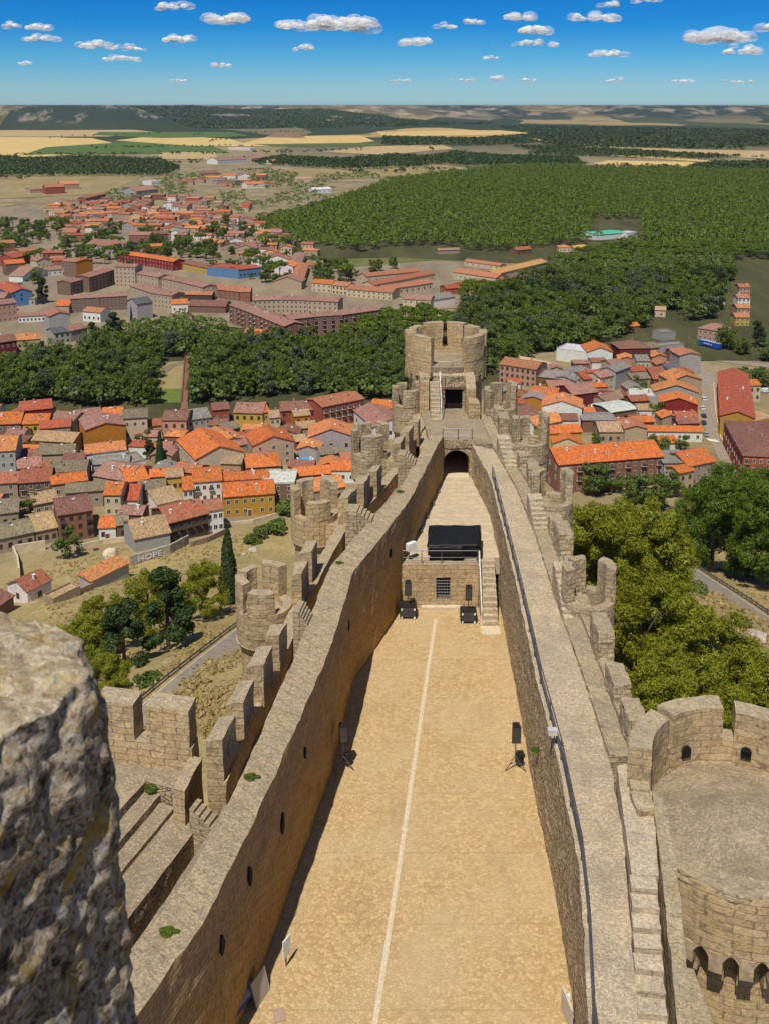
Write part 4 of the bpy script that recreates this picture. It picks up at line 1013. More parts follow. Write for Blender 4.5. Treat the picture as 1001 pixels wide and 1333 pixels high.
    # --- mixed wood right of the end tower
    D=[(590,418),(640,388),(700,368),(730,346),(860,334),(950,334),(951,366),(940,386),(938,402),(926,418),(895,420),(880,405),(845,412),(838,432),(800,444),(765,452),(700,460),(650,486),(612,500),(590,470)]
    river=wpoly([(735,424),(775,432),(800,420),(780,411),(745,413)])
    n=0;pts=[q for q in scatter(D,11.5,rq) if clear(*q,4) and not inside(q,river)];pts.sort(key=lambda p:p[1])
    for x,y in pts[:280]:
        tree('mixed_wood_tree','broad',rq.randrange(3),(x,y,VAL),rq.uniform(1.05,1.6),'leafy tree of the mixed wood between the end tower and the pine forest','tree','trees of the mixed wood',rq.choice([None,None,None,'leaf_silver','leaf_forest','leaf_lime','leaf_dark']),rq.uniform(.85,1.1))
    # --- stone pines: the nearest as trees, the far mass as one forest
    G=[(330,318),(330,292),(400,276),(455,258),(505,238),(590,226),(690,217),(820,222),(1075,226),(1075,340),(955,340),(860,342),(770,354),(705,345),(655,331),(560,320),(505,322),(470,330),(410,318),(370,330)]
    house_gap=[wpoly([(770,308),(835,308),(835,286),(768,286)]),wpoly([(640,350),(735,342),(800,322),(840,316),(840,306),(760,318),(640,330)])]
    pts=[q for q in scatter(G,9.8,rq,.38) if not any(inside(q,g) for g in house_gap) and rq.random()<.95]
    extra=[q for q in scatter([(448,446),(560,440),(592,424),(540,412),(470,420)],8.5,rq)]+[q for q in scatter([(598,398),(672,386),(660,376),(605,380)],9,rq)]
    pts=[p for p in pts if clear(*p,4)];pts.sort(key=lambda p:p[1])
    for x,y in extra+pts[:290-len(extra)]:
        tree('stone_pine','umbrella',rq.randrange(3),(x,y,VAL),rq.uniform(.85,1.2),'umbrella-crowned stone pine at the near edge of the pine forest','pine tree','stone pines at the forest edge',None,rq.uniform(.9,1.1))
    rs=np.random.RandomState(5)
    def mass(name,pts,r,h,nq,qs,mat='leaf_forest'):
        P=np.array(pts);n=len(P)
        a=rs.rand(n,nq)*6.283;q=np.sqrt(rs.rand(n,nq));sc=rs.uniform(.62,1.38,(n,1))
        c=np.empty((n,nq,3));c[...,0]=P[:,:1]+np.cos(a)*q*r*sc;c[...,1]=P[:,1:2]+np.sin(a)*q*r*sc
        zz=np.array([zt(x,y) for x,y in pts])[:,None]
        c[...,2]=zz+h*sc*(.42+.58*np.sqrt(1-.97*q*q))+rs.normal(size=(n,nq))*.35
        nn=np.stack([np.cos(a)*q,np.sin(a)*q,np.full_like(a,.6)],-1)+rs.normal(size=(n,nq,3))*.2
        nn/=np.linalg.norm(nn,axis=-1)[...,None]
        me=leafmesh(name,c.reshape(-1,3),nn.reshape(-1,3),rs.uniform(.7,1.3,n*nq)*qs,mat,rs,1.3)
        o=bpy.data.objects.new(name,me);COL.objects.link(o);return tag(o,kind='stuff')
    o=mass('pine_forest',pts[290-len(extra):],4.5,9.5,52,1.7)
    cl=[q for q in scatter(D+[],6.,rq) if clear(*q,3) and not inside(q,river)]+[q for pg in(A,B,Cc) for q in scatter(pg,6.5,rq) if clear(*q,2)]
    tag(mass('undergrowth',cl,3.9,7.2,40,1.5,'leaf_broad'),'leafy undergrowth filling the woods along the river','undergrowth')
    tag(o,'dense mass of umbrella pines covering the plain behind the town','forest')
    H=[([(-60,231),(120,230),(215,230),(236,222),(205,208),(90,207),(-60,206)],10.5,'belt of dark pines along the plain at the left'),
       ([(455,222),(560,218),(720,216),(1075,226),(1075,213),(930,214),(880,222),(760,217),(745,207),(640,205),(560,196),(500,206),(440,210),(360,206),(330,214)],12.,'dark pine wood between the wheat fields of the plain'),
       ([(640,200),(760,204),(900,208),(960,207),(820,198),(740,194),(660,192)],13.,'thin strip of pines between two wheat fields'),
       ([(500,190),(640,190),(700,186),(730,192),(1075,196),(1075,172),(760,167),(650,167),(700,176),(620,182),(500,180)],17.,'broad dark wood below the far table hills'),
       ([(120,163),(300,168),(520,166),(640,164),(500,158),(300,157),(180,158)],22.,'far dark wood at the foot of the left table hills')]
    for k,(pg,sp,lb) in enumerate(H):
        pp=scatter(pg,sp,rq,.45)
        pp=[p for p in pp if noise.noise(Vector((p[0]*.004,p[1]*.002,k)))>-.32]
        o=mass('far_wood',pp,sp*.56,8.5+sp*.1,14 if sp<15 else 8,sp*(.30 if sp<15 else .4),'leaf_far');tag(o,lb,'forest')
    # --- trees scattered through the far town
    Q=[(-30,345),(-30,290),(60,262),(170,240),(330,228),(480,236),(470,256),(330,290),(420,345),(520,350),(420,380),(290,360),(120,345)]
    pts=[q for q in scatter(Q,15,rq,.5) if clear(*q,2.5)]
    pts=[p for p in pts if noise.noise(Vector((p[0]*.02,p[1]*.012,4)))>-.16]
    pts.sort(key=lambda p:p[1])
    for x,y in pts[:270]:
        tree('town_tree',rq.choice(['garden','garden','broad','umbrella']),rq.randrange(2),(x,y,VAL),rq.uniform(1.,1.6),'dark green tree scattered between the roofs of the far town','tree','trees between the far town houses')
    o=mass('garden_thickets',[q for q in scatter([(120,262),(190,232),(330,222),(480,226),(520,238),(330,280)],16,rq,.5) if noise.noise(Vector((q[0]*.012,q[1]*.006,8)))>.02 and clear(*q,3)],5.,6.5,16,2.,'leaf_broad')
    tag(o,'patches of dark trees and hedges behind the far town','thicket')
    hd=[]
    for (x0,y0),(x1,y1),n in(((20,203),(300,200),60),((120,193),(330,191),40),((60,180),(210,174),30),((240,176),(420,171),40),((330,200),(480,196),50),((0,232),(60,236),8),((380,216),(600,213),70),((440,226),(590,222),30),((600,183),(760,190),40),((860,201),(1000,206),40),((210,215),(330,206),45),((270,184),(340,178),30)):
        for i in range(n):
            f=rq.random();q=at(x0+(x1-x0)*f+rq.uniform(-3,3),y0+(y1-y0)*f+rq.gauss(0,.5),VAL)
            if noise.noise(Vector((f*9,x0,y0)))>-.25:hd.append((q.x,q.y))
    tag(mass('field_hedges',hd,5.5,7.,14,3.2,'leaf_far'),'dark hedgerows and scattered trees between the far fields','hedgerow')
    # --- shrubs of the dry slope as low tussocks
    cs=[];ns=[]
    for _ in range(6000):
        px=rq.uniform(60,330) if rq.random()<.62 else rq.uniform(740,1000);py=rq.uniform(690,960)
        p=hit(px,py)
        if p is None or p.z<-101 or p.z>-20:continue
        if noise.noise(p*.09)<-.15:continue
        for _k in range(5):
            cs.append((p.x+rq.gauss(0,.35),p.y+rq.gauss(0,.35),p.z+rq.uniform(.05,.32)));a=rq.uniform(0,6.28);ns.append((math.cos(a)*.6,math.sin(a)*.6,.55))
    m_leaf('leaf_dry',(.24,.18,.065),(.42,.32,.13),.3,.12)
    nn=np.array(ns);nn/=np.linalg.norm(nn,axis=1)[:,None]
    me=leafmesh('dry_grass_tufts',np.array(cs),nn,rs.uniform(.18,.5,len(cs)),'leaf_dry',rs,1.8)
    o=bpy.data.objects.new('dry_grass',me);COL.objects.link(o);tag(o,'dry tufts of grass on the castle slope','grass',None,'stuff')

# ============================================================ SKY, LIGHT, AIR, CAMERA
def m_cloud(name,al):
    N=NT(name);d=N.n('ShaderNodeBsdfDiffuse',{0:(1.,1.,1.,1)});t=N.n('ShaderNodeBsdfTranslucent',{0:(1.,1.,1.,1)})
    mx=N.n('ShaderNodeMixShader',{0:.62,1:d.outputs[0],2:t.outputs[0]});tr=N.n('ShaderNodeBsdfTransparent')
    f=N.noise(N.pos(),.006,5);k=N.rng(f,.35,.7,al*1.4,al*.25)
    mx=N.n('ShaderNodeMixShader',{0:k,1:tr.outputs[0],2:mx.outputs[0]});N.t.links.new(mx.outputs[0],N.out.inputs[0]);MATS[name]=N.m
def clouds():
    m_cloud('cloud_core',.78);m_cloud('cloud_wisp',.24)
    rq=random.Random(21)
    CL=[(236,14,43,12,'small flat cloud near the top edge, upper left'),(306,28,58,16,'long bright cloud left of the biggest cloud'),(384,37,35,14,'small cloud just left of the biggest cloud'),(446,34,76,24,'biggest white cloud, near the top middle of the sky'),(65,39,34,11,'upper of two small clouds at the far left'),(30,37,18,9,'tiniest cloud at the far left top'),(68,53,42,10,'lower of two small clouds at the far left'),(132,61,40,12,'left half of a broken long cloud, upper left'),(172,65,44,9,'right half of a broken long cloud, upper left'),(166,78,45,9,'thin cloud just below the broken long cloud'),(240,54,45,12,'cloud below the small flat one, upper left'),(43,84,18,6,'little low cloud at the far left'),(401,65,28,9,'small cloud below the biggest cloud'),(293,87,26,8,'low little cloud left of centre'),(544,57,42,13,'bright solitary cloud above the end tower'),(577,38,26,8,'left of two flat little clouds, top middle'),(612,32,24,9,'right of two flat little clouds, top middle'),(668,26,34,14,'cloud at the upper right of centre'),(690,41,36,18,'round puffy cloud right of centre'),(692,59,56,9,'flat long cloud under the round puffy one'),(762,27,52,13,'ragged long cloud, top right quarter'),(784,12,28,9,'small cloud above the ragged long one'),(830,6,28,9,'small cloud touching the top edge at right'),(780,72,46,10,'lower flat cloud in the right quarter'),(636,77,17,6,'tiny low cloud right of the solitary one'),(920,50,78,22,'large broad cloud at the upper right'),(951,67,45,14,'bright cloud just below the large broad one'),(990,38,36,15,'cloud cut by the right edge of the sky'),(642,103,18,8,'small low cloud above the horizon, middle right'),(875,106,36,7,'long low cloud above the horizon at right'),(600,105,30,6,'flat low cloud above the horizon, centre right'),(950,107,40,6,'long low cloud near the right edge'),(795,105,24,7,'small low cloud between two long low ones'),(683,105,26,6,'flat low cloud right of the small low one'),(522,106,24,6,'low cloud just right of centre above the horizon'),(240,106,22,5,'faint low cloud above the left fields')]
    for cx,cy,w,h,lb in CL:
        el=(137-cy)/F;Y=1500/max(.02,el);Y=min(Y,62000);s=Y/F;x=(cx-CX)*s;z=CAMZ+(137-cy)*s;W=w*s;H=h*s
        t=thing('cloud',lb,'cloud',(x,Y,z),0,'fair weather clouds')
        for nm,mt,n,k0 in(('core','cloud_core',max(7,int(w/3.6)),.8),('wisp','cloud_wisp',max(6,int(w/5)),1.)):
            bm=bmesh.new()
            for i in range(n):
                u=rq.uniform(-1,1);e=math.sqrt(max(.05,1-u*u));hh=(.25+.75*noise.noise(Vector((u*1.6,cx*.37,cy)))*.9+.3)*e
                r=H*(.19+.2*rq.random())*(k0 if nm=='core' else 1.35)
                q=Vector((u*W*.46,rq.uniform(-.25,.25)*W,H*(-.32+max(0,hh)*rq.random()**.7*.75)))
                if nm=='wisp':q.x*=1.12;q.z*=1.1
                g=bmesh.ops.create_icosphere(bm,subdivisions=3,radius=1)
                for v in g['verts']:
                    d=v.co.normalized();f=1+.22*noise.fractal(d*1.5+q*.003,1,2,3)
                    v.co=q+Vector((d.x*r*1.5*f,d.y*r*1.5*f,d.z*r*f*(.5 if d.z<0 else 1.)))
            me=bpy.data.meshes.new(nm);bm.to_mesh(me);bm.free();me.materials.append(MATS[mt])
            for p in me.polygons:p.use_smooth=True
            o=bpy.data.objects.new(nm,me);COL.objects.link(o);o.parent=t
def sky_light():
    EL,HD=R(62),R(19.5)            # sun height; light travels towards heading HD east of the view axis
    d=Vector((math.sin(HD)*math.cos(EL),math.cos(HD)*math.cos(EL),-math.sin(EL)))
    su=bpy.data.lights.new('sun','SUN');su.energy=4.85;su.angle=R(.5);su.color=(1.,.945,.86)
    o=bpy.data.objects.new('sun',su);COL.objects.link(o);o.rotation_euler=d.to_track_quat('-Z','Y').to_euler()
    w=bpy.data.worlds.new('World');C.world=w;w.use_nodes=True;t=w.node_tree;t.nodes.clear()
    out=t.nodes.new('ShaderNodeOutputWorld');bg=t.nodes.new('ShaderNodeBackground');sk=t.nodes.new('ShaderNodeTexSky')
    sk.sky_type='NISHITA';sk.sun_disc=False;sk.sun_elevation=EL;sk.sun_rotation=math.pi+HD;sk.altitude=900;sk.air_density=1.;sk.dust_density=.25;sk.ozone_density=4.
    tc=t.nodes.new('ShaderNodeTexCoord');sp=t.nodes.new('ShaderNodeSeparateXYZ');t.links.new(tc.outputs['Generated'],sp.inputs[0])
    rp=t.nodes.new('ShaderNodeValToRGB');e=rp.color_ramp
    st=[(0.,(.58,.90,1.20)),(.018,(.53,.88,1.22)),(.045,(.25,.76,1.22)),(.075,(.07,.56,1.16)),(.11,(.035,.47,1.08)),(.3,(.25,.5,.9)),(.6,(1,1,1))]
    while len(e.elements)<len(st):e.elements.new(.5)
    for q,(p_,c_) in zip(e.elements,st):q.position=p_;q.color=(*c_,1)
    t.links.new(sp.outputs[2],rp.inputs[0])
    mx=t.nodes.new('ShaderNodeMix');mx.data_type='RGBA';mx.blend_type='MULTIPLY';mx.inputs[0].default_value=1.
    t.links.new(sk.outputs[0],mx.inputs[6]);t.links.new(rp.outputs[0],mx.inputs[7]);t.links.new(mx.outputs[2],bg.inputs[0]);bg.inputs[1].default_value=.078
    t.links.new(bg.outputs[0],out.inputs[0])
    # air
    hz=MB();hz.prism([(-26000,-400),(26000,-400),(26000,45500),(-26000,45500)],VAL-1.,47.)
    N=NT('air');pv=N.n('ShaderNodeVolumePrincipled',{'Color':(.62,.76,.95,1),'Density':HAZE,'Anisotropy':.2});N.t.links.new(pv.outputs[0],N.out.inputs[1]);MATS['air']=N.m
    if HAZE>0:tag(hz.build('haze','air'),kind='stuff')
    cam=bpy.data.cameras.new('camera');co=bpy.data.objects.new('camera',cam);COL.objects.link(co)
    co.location=(0,0,CAMZ);co.rotation_euler=(R(90)-TH,0,0)
    cam.sensor_fit='VERTICAL';cam.sensor_height=36;cam.sensor_width=27;cam.lens=36*F/1333;cam.shift_y=(PY0-666.5)/1333
    cam.clip_start=.05;cam.clip_end=200000
    cam.dof.use_dof=True;cam.dof.focus_distance=75;cam.dof.aperture_fstop=8.
    C.camera=co
    C.view_settings.view_transform='Standard';C.view_settings.look='None';C.view_settings.exposure=0.;C.view_settings.gamma=1.
    C.cycles.use_denoising=True
    C.cycles.max_bounces=6;C.cycles.diffuse_bounces=3;C.cycles.transparent_max_bounces=12;C.cycles.volume_bounces=0
HAZE=2.2e-5
# ============================================================ TOWN
RC=dict(orange=(.52,.145,.036),lorange=(.53,.20,.07),red=(.36,.085,.04),redbrown=(.30,.10,.055),brown=(.22,.10,.07),pink=(.30,.155,.115),tan=(.36,.235,.13),moss=(.20,.165,.105),grey=(.24,.215,.185),white=(.55,.54,.50),slate=(.09,.095,.10),terra=(.38,.15,.075))
WC=dict(white=(.70,.68,.62),cream=(.56,.47,.30),ochre=(.44,.25,.035),orange=(.46,.19,.025),tan=(.42,.33,.21),brown=(.20,.125,.08),brick=(.25,.11,.07),pink=(.46,.27,.18),grey=(.36,.34,.31),maroon=(.15,.025,.025),crimson=(.24,.025,.022),blue=(.10,.22,.40),stone=(.34,.27,.185),dark=(.08,.06,.05),yellow=(.52,.33,.06),redbrick=(.33,.085,.05),beige=(.44,.35,.23))
WIN={}
def winmesh(w,h,fr,bal=False):
    k=(round(w,1),round(h,1),fr,bal)
    if k not in WIN:
        m=MB();t=.1
        m.prism([(-w/2-t,-.07),(w/2+t,-.07),(w/2+t,.02),(-w/2-t,.02)],-t,-.004,0);m.prism([(-w/2-t,-.07),(w/2+t,-.07),(w/2+t,.02),(-w/2-t,.02)],h+.004,h+t,0)
        m.prism([(-w/2-t,-.066),(-w/2,-.066),(-w/2,.02),(-w/2-t,.02)],0,h,0);m.prism([(w/2,-.066),(w/2+t,-.066),(w/2+t,.02),(w/2,.02)],0,h,0)
        m.prism([(-w/2,-.02),(w/2,-.02),(w/2,.02),(-w/2,.02)],0,h,1);m.prism([(-.035,-.045),(.035,-.045),(.035,-.021),(-.035,-.021)],0,h,0)
        if bal:
            m.prism([(-w/2-.4,-.95),(w/2+.4,-.95),(w/2+.4,-.08),(-w/2-.4,-.08)],-.32,-.12,0)
            m.prism([(-w/2-.4,-.95),(w/2+.4,-.95),(w/2+.4,-.9),(-w/2-.4,-.9)],-.118,.85,2)
        o=m.build('window',[fr,'glass','metal'],link=False);WIN[k]=o.data
    return WIN[k]
TREES_CLEAR=[]
def house(label,xl,yl,xr,yr,d,h,kind,rc,wc,floors=2,cols=0,door=False,chim=1,sky=0,pitch=19,frame=None,cat='house',name=None,side=True,bal=0,group=None,left=False,zg=None,ww=1.05,back=None):
    z0=VAL
    A=at(xl,yl,z0+h);B=at(xr,yr,z0+h)
    for _ in range(3):
        q=(A+B)/2;z0=max(VAL,zt(q.x,q.y)) if zg is None else zg
        A=at(xl,yl,z0+h);B=at(xr,yr,z0+h)
    w=(B-A).length;rz=math.atan2(B.y-A.y,B.x-A.x);mid=(A+B)/2
    if back:
        K=at(*back,z0+h);dd=K-A;d=dd.length;rz=math.atan2(dd.y,dd.x)-R(90);ux=Vector((math.cos(rz),math.sin(rz),0));w=abs((B-A).dot(ux));mid=A+ux*w/2
    return house_at(label,mid.x,mid.y,z0,rz,w,d,h,kind,rc,wc,floors,cols,door,chim,sky,pitch,frame,cat,name,side,bal,group,left,ww)
NH=[0]
def house_at(label,X,Y,z0,rz,w,d,h,kind,rc,wc,floors=2,cols=0,door=False,chim=1,sky=0,pitch=19,frame=None,cat='house',name=None,side=True,bal=0,group=None,left=False,ww=1.05):
    NH[0]+=1
    rq=random.Random(NH[0]*13+5)
    rcol=RC[rc] if isinstance(rc,str) else rc;wcol=WC[wc] if isinstance(wc,str) else wc
    j=lambda c,a=.12:tuple(min(1,max(0,q*(1+rq.uniform(-a,a)))) for q in c)
    f_=rq.uniform(.88,1.12);rcol=tuple(min(1,q*f_) for q in j(rcol,.05));wcol=j(wcol,.05)
    tp=math.tan(R(pitch))
    t=thing(name or 'house',label,cat,(X,Y,z0),rz,group)
    cx=X-d/2*math.sin(rz);cy=Y+d/2*math.cos(rz)
    nb=max(1,int(max(w,d)/max(3.,min(w,d))+.5))
    for i in range(nb):
        f=(i+.5)/nb-.5
        if w>d:lx,ly=f*w,d/2
        else:lx,ly=0,d/2+f*d
        HOUSES.append((X+lx*math.cos(rz)-ly*math.sin(rz),Y+lx*math.sin(rz)+ly*math.cos(rz),max(min(w,d)*.62,1.5)))
    # walls
    W=w/2
    m=MB();m.prism([(-W,0),(W,0),(W,d),(-W,d)],-2.5,h)
    rise=0.
    if kind=='gx':
        rise=d/2*tp
        m.add([(-W,0,h),(-W,d,h),(-W,d/2,h+rise)],[(0,2,1)]);m.add([(W,0,h),(W,d,h),(W,d/2,h+rise)],[(0,1,2)])
    elif kind=='gy':
        rise=W*tp
        m.add([(-W,0,h),(W,0,h),(0,0,h+rise)],[(0,1,2)]);m.add([(-W,d,h),(W,d,h),(0,d,h+rise)],[(0,2,1)])
    elif kind=='shed':
        rise=d*tp*.6
        m.add([(-W,0,h),(-W,d,h),(-W,d,h+rise)],[(0,2,1)]);m.add([(W,0,h),(W,d,h),(W,d,h+rise)],[(0,1,2)]);m.add([(-W,d,h),(W,d,h),(W,d,h+rise),(-W,d,h+rise)],[(0,1,2,3)])
    m.build('wall','plaster',t,color=wcol)
    # roof
    m=MB();o=.38 if kind!='flat' else 0;th=.2;e=.012
    def slab(P):
        m.add([(x,y,z+e) for x,y,z in P]+[(x,y,z+e+th) for x,y,z in P],[(0,1,2,3)[::-1],(4,5,6,7),(0,1,5,4),(1,2,6,5),(2,3,7,6),(3,0,4,7)])
    if kind=='gx':
        slab([(-W-o,-o,h-o*tp),(W+o,-o,h-o*tp),(W+o,d/2-.003,h+rise),(-W-o,d/2-.003,h+rise)]);slab([(W+o,d+o,h-o*tp),(-W-o,d+o,h-o*tp),(-W-o,d/2+.003,h+rise),(W+o,d/2+.003,h+rise)])
    elif kind=='gy':
        slab([(-W-o,d+o,h-o*tp),(-W-o,-o,h-o*tp),(-.003,-o,h+rise),(-.003,d+o,h+rise)]);slab([(W+o,-o,h-o*tp),(W+o,d+o,h-o*tp),(.003,d+o,h+rise),(.003,-o,h+rise)])
    elif kind=='shed':
        slab([(-W-o,-o,h-o*tp*.6),(W+o,-o,h-o*tp*.6),(W+o,d+o,h+rise+o*tp*.6),(-W-o,d+o,h+rise+o*tp*.6)])
    elif kind=='hip':
        s=min(W,d/2);rise=s*tp;a=(-W-o,-o,h+e);b=(W+o,-o,h+e);c=(W+o,d+o,h+e);g=(-W-o,d+o,h+e)
        if W>d/2:r1,r2=(-(W-s),d/2,h+rise),(W-s,d/2,h+rise);m.add([a,b,c,g,r1,r2],[(0,1,5,4),(1,2,5),(2,3,4,5),(3,0,4),(3,2,1,0)])
        else:r1,r2=(0,s,h+rise),(0,d-s,h+rise);m.add([a,b,c,g,r1,r2],[(0,1,4),(1,2,5,4),(2,3,5),(3,0,4,5),(3,2,1,0)])
    else:
        m.prism([(-W+.22,.22),(W-.22,.22),(W-.22,d-.22),(-W+.22,d-.22)],h,h+.06)
        for P in([(-W,0),(W,0),(W,.21),(-W,.21)],[(-W,d-.21),(W,d-.21),(W,d),(-W,d)],[(-W,.214),(-W+.21,.214),(-W+.21,d-.214),(-W,d-.214)],[(W-.21,.214),(W,.214),(W,d-.214),(W-.21,d-.214)]):m.prism(P,h+.005,h+.6)
    rf=m.build('roof','roof',t,color=rcol)
    def roofz(x,y):
        if kind=='gx':return h+min(y,d-y)*tp
        if kind=='gy':return h+(W-abs(x))*tp
        if kind=='shed':return h+y*tp*.6
        if kind=='hip':return h+min(W-abs(x),y,d-y)*tp
        return h
    for _ in range(chim):
        x=rq.uniform(-W*.75,W*.75);y=d*rq.uniform(.25,.6);z=roofz(x,y);m=MB();s=rq.uniform(.5,.8);m.box(x,y,z-.3,z+rq.uniform(.7,1.3),s,s*.8);zc=m.v[-1][2];m.box(x,y,zc+.08,zc+.2,s+.2,s*.8+.2)
        m.build('chimney',rq.choice(['chimney','white_paint','chimney','chimney']),rf)
    if Y<430 and chim and kind!='flat' and rq.random()<.6:
        x=rq.uniform(-W*.6,W*.6);y=d*rq.uniform(.3,.5);z=roofz(x,y)+th;m=MB();m.bar((x,y,z-.1),(x,y,z+.7),.04)
        m.add([(x,y-.1,z+.75)]+[(x+.45*math.cos(q*.7854),y-.22,z+.75+.45*math.sin(q*.7854)) for q in range(8)],[(0,1+q,1+(q+1)%8) for q in range(8)]);m.build('satellite_dish','white_paint',rf)
    for k in range(sky):
        x=-W*.7+1.4*W*(k+.5)/sky;y=d*.22;z=roofz(x,y)+th
        m=MB();q=tp if kind in('gx',) else 0
        for a,b,mi,l in((.55,.45,0,.05),(.42,.33,1,.09)):
            m.add([(x-a,y-b,z-b*q+l),(x+a,y-b,z-b*q+l),(x+a,y+b,z+b*q+l),(x-a,y+b,z+b*q+l)],[(0,1,2,3)],mi)
        m.build('skylight',['frame_white','glass'],rf)
    # openings
    fr=frame or rq.choice(['frame_white','frame_wood','frame_white'])
    fh=(h-.5)/max(1,floors)
    def put(x,y,z,a,bl=False,hh=1.35,w_=ww):
        ob=bpy.data.objects.new('window',winmesh(w_,hh,fr,bl));COL.objects.link(ob);ob.parent=t;ob.location=(x,y,z);ob.rotation_euler=(0,0,a)
    if cols is not None and floors>0:
        nc=cols or max(1,int(w/3.4));hh=min(1.45,fh*.5)
        for f in range(floors):
            z=f*fh+fh*.36
            for c in range(nc):
                x=-W+w*(c+.5)/nc
                if door and f==0 and c==nc//2:continue
                if not cols and rq.random()<.13:continue
                put(x+(0 if cols else rq.uniform(-.25,.25)),0,z,0,bal and f>0 and c%bal==0,hh)
        if side and d>5:
            ns=max(1,int(d/4.5))
            for s_,a in((-W,R(-90)),(W,R(90))):
                if s_<0 and X<-10 and not left:continue
                if s_>0 and X>25:continue
                for f in range(floors):
                    for c in range(ns):
                        if rq.random()<.35:continue
                        put(s_,d*(c+.5)/ns,f*fh+fh*.36,a,False,hh)
    if door:
        m=MB();m.prism([(-.65,-.05),(.65,-.05),(.65,.02),(-.65,.02)],-.3,2.3);m.build('door','frame_wood',t)
        m=MB();m.prism([(-.8,-.09),(-.66,-.09),(-.66,.02),(-.8,.02)],-.3,2.31);m.prism([(.66,-.09),(.8,-.09),(.8,.02),(.66,.02)],-.3,2.31);m.prism([(-.8,-.09),(.8,-.09),(.8,.02),(-.8,.02)],2.32,2.5);m.build('door_frame','frame_white',t)
    return t
H=house
def old_town():
    # left of the castle, front to back (label, eave left, eave right, depth, eave height, roof, colours ...)
    H('ochre two-storey house with white window surrounds and a central door',292,647,358,642,13,7.6,'gx','orange','ochre',2,6,True,1,2,18,'frame_white')
    H('orange-roofed house directly behind the ochre two-storey house',289,626,350,622,8,6.5,'gx','orange','white',1,4,False,2)
    H('white flat-roofed building with a terrace behind the ochre house',341,630,384,630,13,6.5,'flat','white','brown',2,3,False,0)
    H('tall beige gabled house with few windows left of the second turret',330,580,383,574,14,9.5,'gy','orange','beige',3,3,False,1,0,20)
    H('orange hip-roofed house in front of the tall beige gable',322,609,366,606,15,6.5,'hip','orange','stone',1,4,False,2)
    H('faded pink-roofed house left of the tall beige gable',300,581,331,577,11,6.5,'gx','pink','stone',2)
    H('yellow house with a big brown roof at the edge of the riverside trees',305,537,342,538,14,8,'gx','pink','yellow',2,4,False,2,2)
    H('bright orange roofed end of the yellow house by the riverside trees',342.6,537,351,536,14,8,'gx','orange','yellow',2,1,False,0)
    H('narrow tan-roofed house right of the bright orange roof end',352,544,365,543,10,7,'gx','tan','cream',2,2)
    H('long brown-roofed house at the tree line behind the white balcony',366,535,420,533,13,7,'gx','brown','redbrick',2,6,False,3)
    H('orange-walled house with a small tan roof under the long brown roof',384,542,404,540,8,8,'gx','tan','orange',2,2)
    H('stone barn with a grey-tan roof between the orange block and yellow house',294,561,313,556,9,5,'gx','moss','stone',1,2,False,0)
    H('long orange-roofed cream block with many dormers in the village centre',231,573,255,598,19,8,'gx','orange','cream',2,6,False,3,3,21,left=True)
    H('orange-roofed wing with dark ridge behind the dormered cream block',262,566,284,580,13,7,'gx','lorange','cream',2,None,False,2)
    H('white two-storey house with a dark balcony under a long orange roof',253,628,289,625,14,8,'gx','orange','white',2,4,False,1,0,18,bal=2)
    H('narrow white house with a steep orange roof left of the balcony house',239,638,252,637,13,6.,'gx','orange','white',2,2,False,0)
    H('small yellow house with three dark windows and a flat tan roof',217,622,239,620,6,6,'shed','tan','yellow',1,3,False,0,0,12)
    H('old house with mossy grey tiles left of the small yellow house',181,638,216,635,9,5,'gx','moss','brown',1,3,False,1)
    H('white low house with a sloping tan tile roof below the small yellow house',206,657,237,650,9,4,'shed','tan','white',1,2,False,0)
    H('orange roof with one big dormer left of the village cypress',166,628,194,623,15,6.5,'gx','orange','stone',1,3,False,1,1)
    H('low long orange roof running towards the dormered cream block',196,621,238,618,8,5.5,'gx','orange','cream',1,None,False,1)
    H('house with a smooth purple-brown roof and twin skylights',122,619,164,626,16,6.5,'gx','pink','tan',1,None,False,2,2)
    H('tall narrow orange-roofed house with open loggia and white base',136,644,157,644,11,8,'gx','orange','cream',2,2,False,1,0,24)
    H('narrow house with a steep dark-orange roof beside the open loggia house',158.5,651,179,651,13,4.5,'gx','red','white',1,2,False,0,0,26)
    H('dark brown house with galleries under a wide red-brown roof, front row',221,681,271,668,14,7,'gx','redbrown','dark',2,5,False,3,0,20,'frame_wood',bal=1)
    H('low barn with a patched pale orange tile roof in the front row',176,702,222,693,15,4.5,'gx','tan','grey',1,None,False,1,0,22)
    H('tiny orange-roofed white garage in the front row',129,687,151,686,9,4.5,'gx','orange','white',1,2,True,0)
    H('small grey-roofed old house beside the tiny white garage',152.5,684,168,682,8,5,'gx','moss','brown',1,1,False,1)
    H('white house with a low brown roof touching the ochre house on its left',270,665,291,662,9,8,'gx','terra','white',2,3,False,0)
    H('brick-brown modern house with teal balcony screens, front row',76,671,121,664,15,9.5,'gx','brown','brick',3,4,False,1,0,15,'frame_wood',bal=3)
    H('old house with a patchy tan roof left of the brick modern house',47,692,75,686,15,5,'gx','tan','stone',1,3,False,1)
    H('long mossy-grey roofed house at the lower left village edge',-6,703,45,692,12,5,'gx','moss','stone',1,4,False,1)
    H('mossy-roofed house on the left edge, behind the long mossy one',-10,670,24,666,13,5.5,'gx','moss','stone',1,3,False,1)
    H('grey-tan roofed house beside the light green tree among old roofs',45,657,76,651,11,4.5,'gx','tan','stone',1,3,False,0)
    H('stone house with a rough mossy roof behind the brick modern house',86,642,134,638,9,6,'gx','moss','stone',1,3,False,0)
    H('brown-roofed house with a porch at the middle of the left village',25,629,66,626,14,6,'gx','redbrown','brown',2,4,False,2,0,18,bal=2)
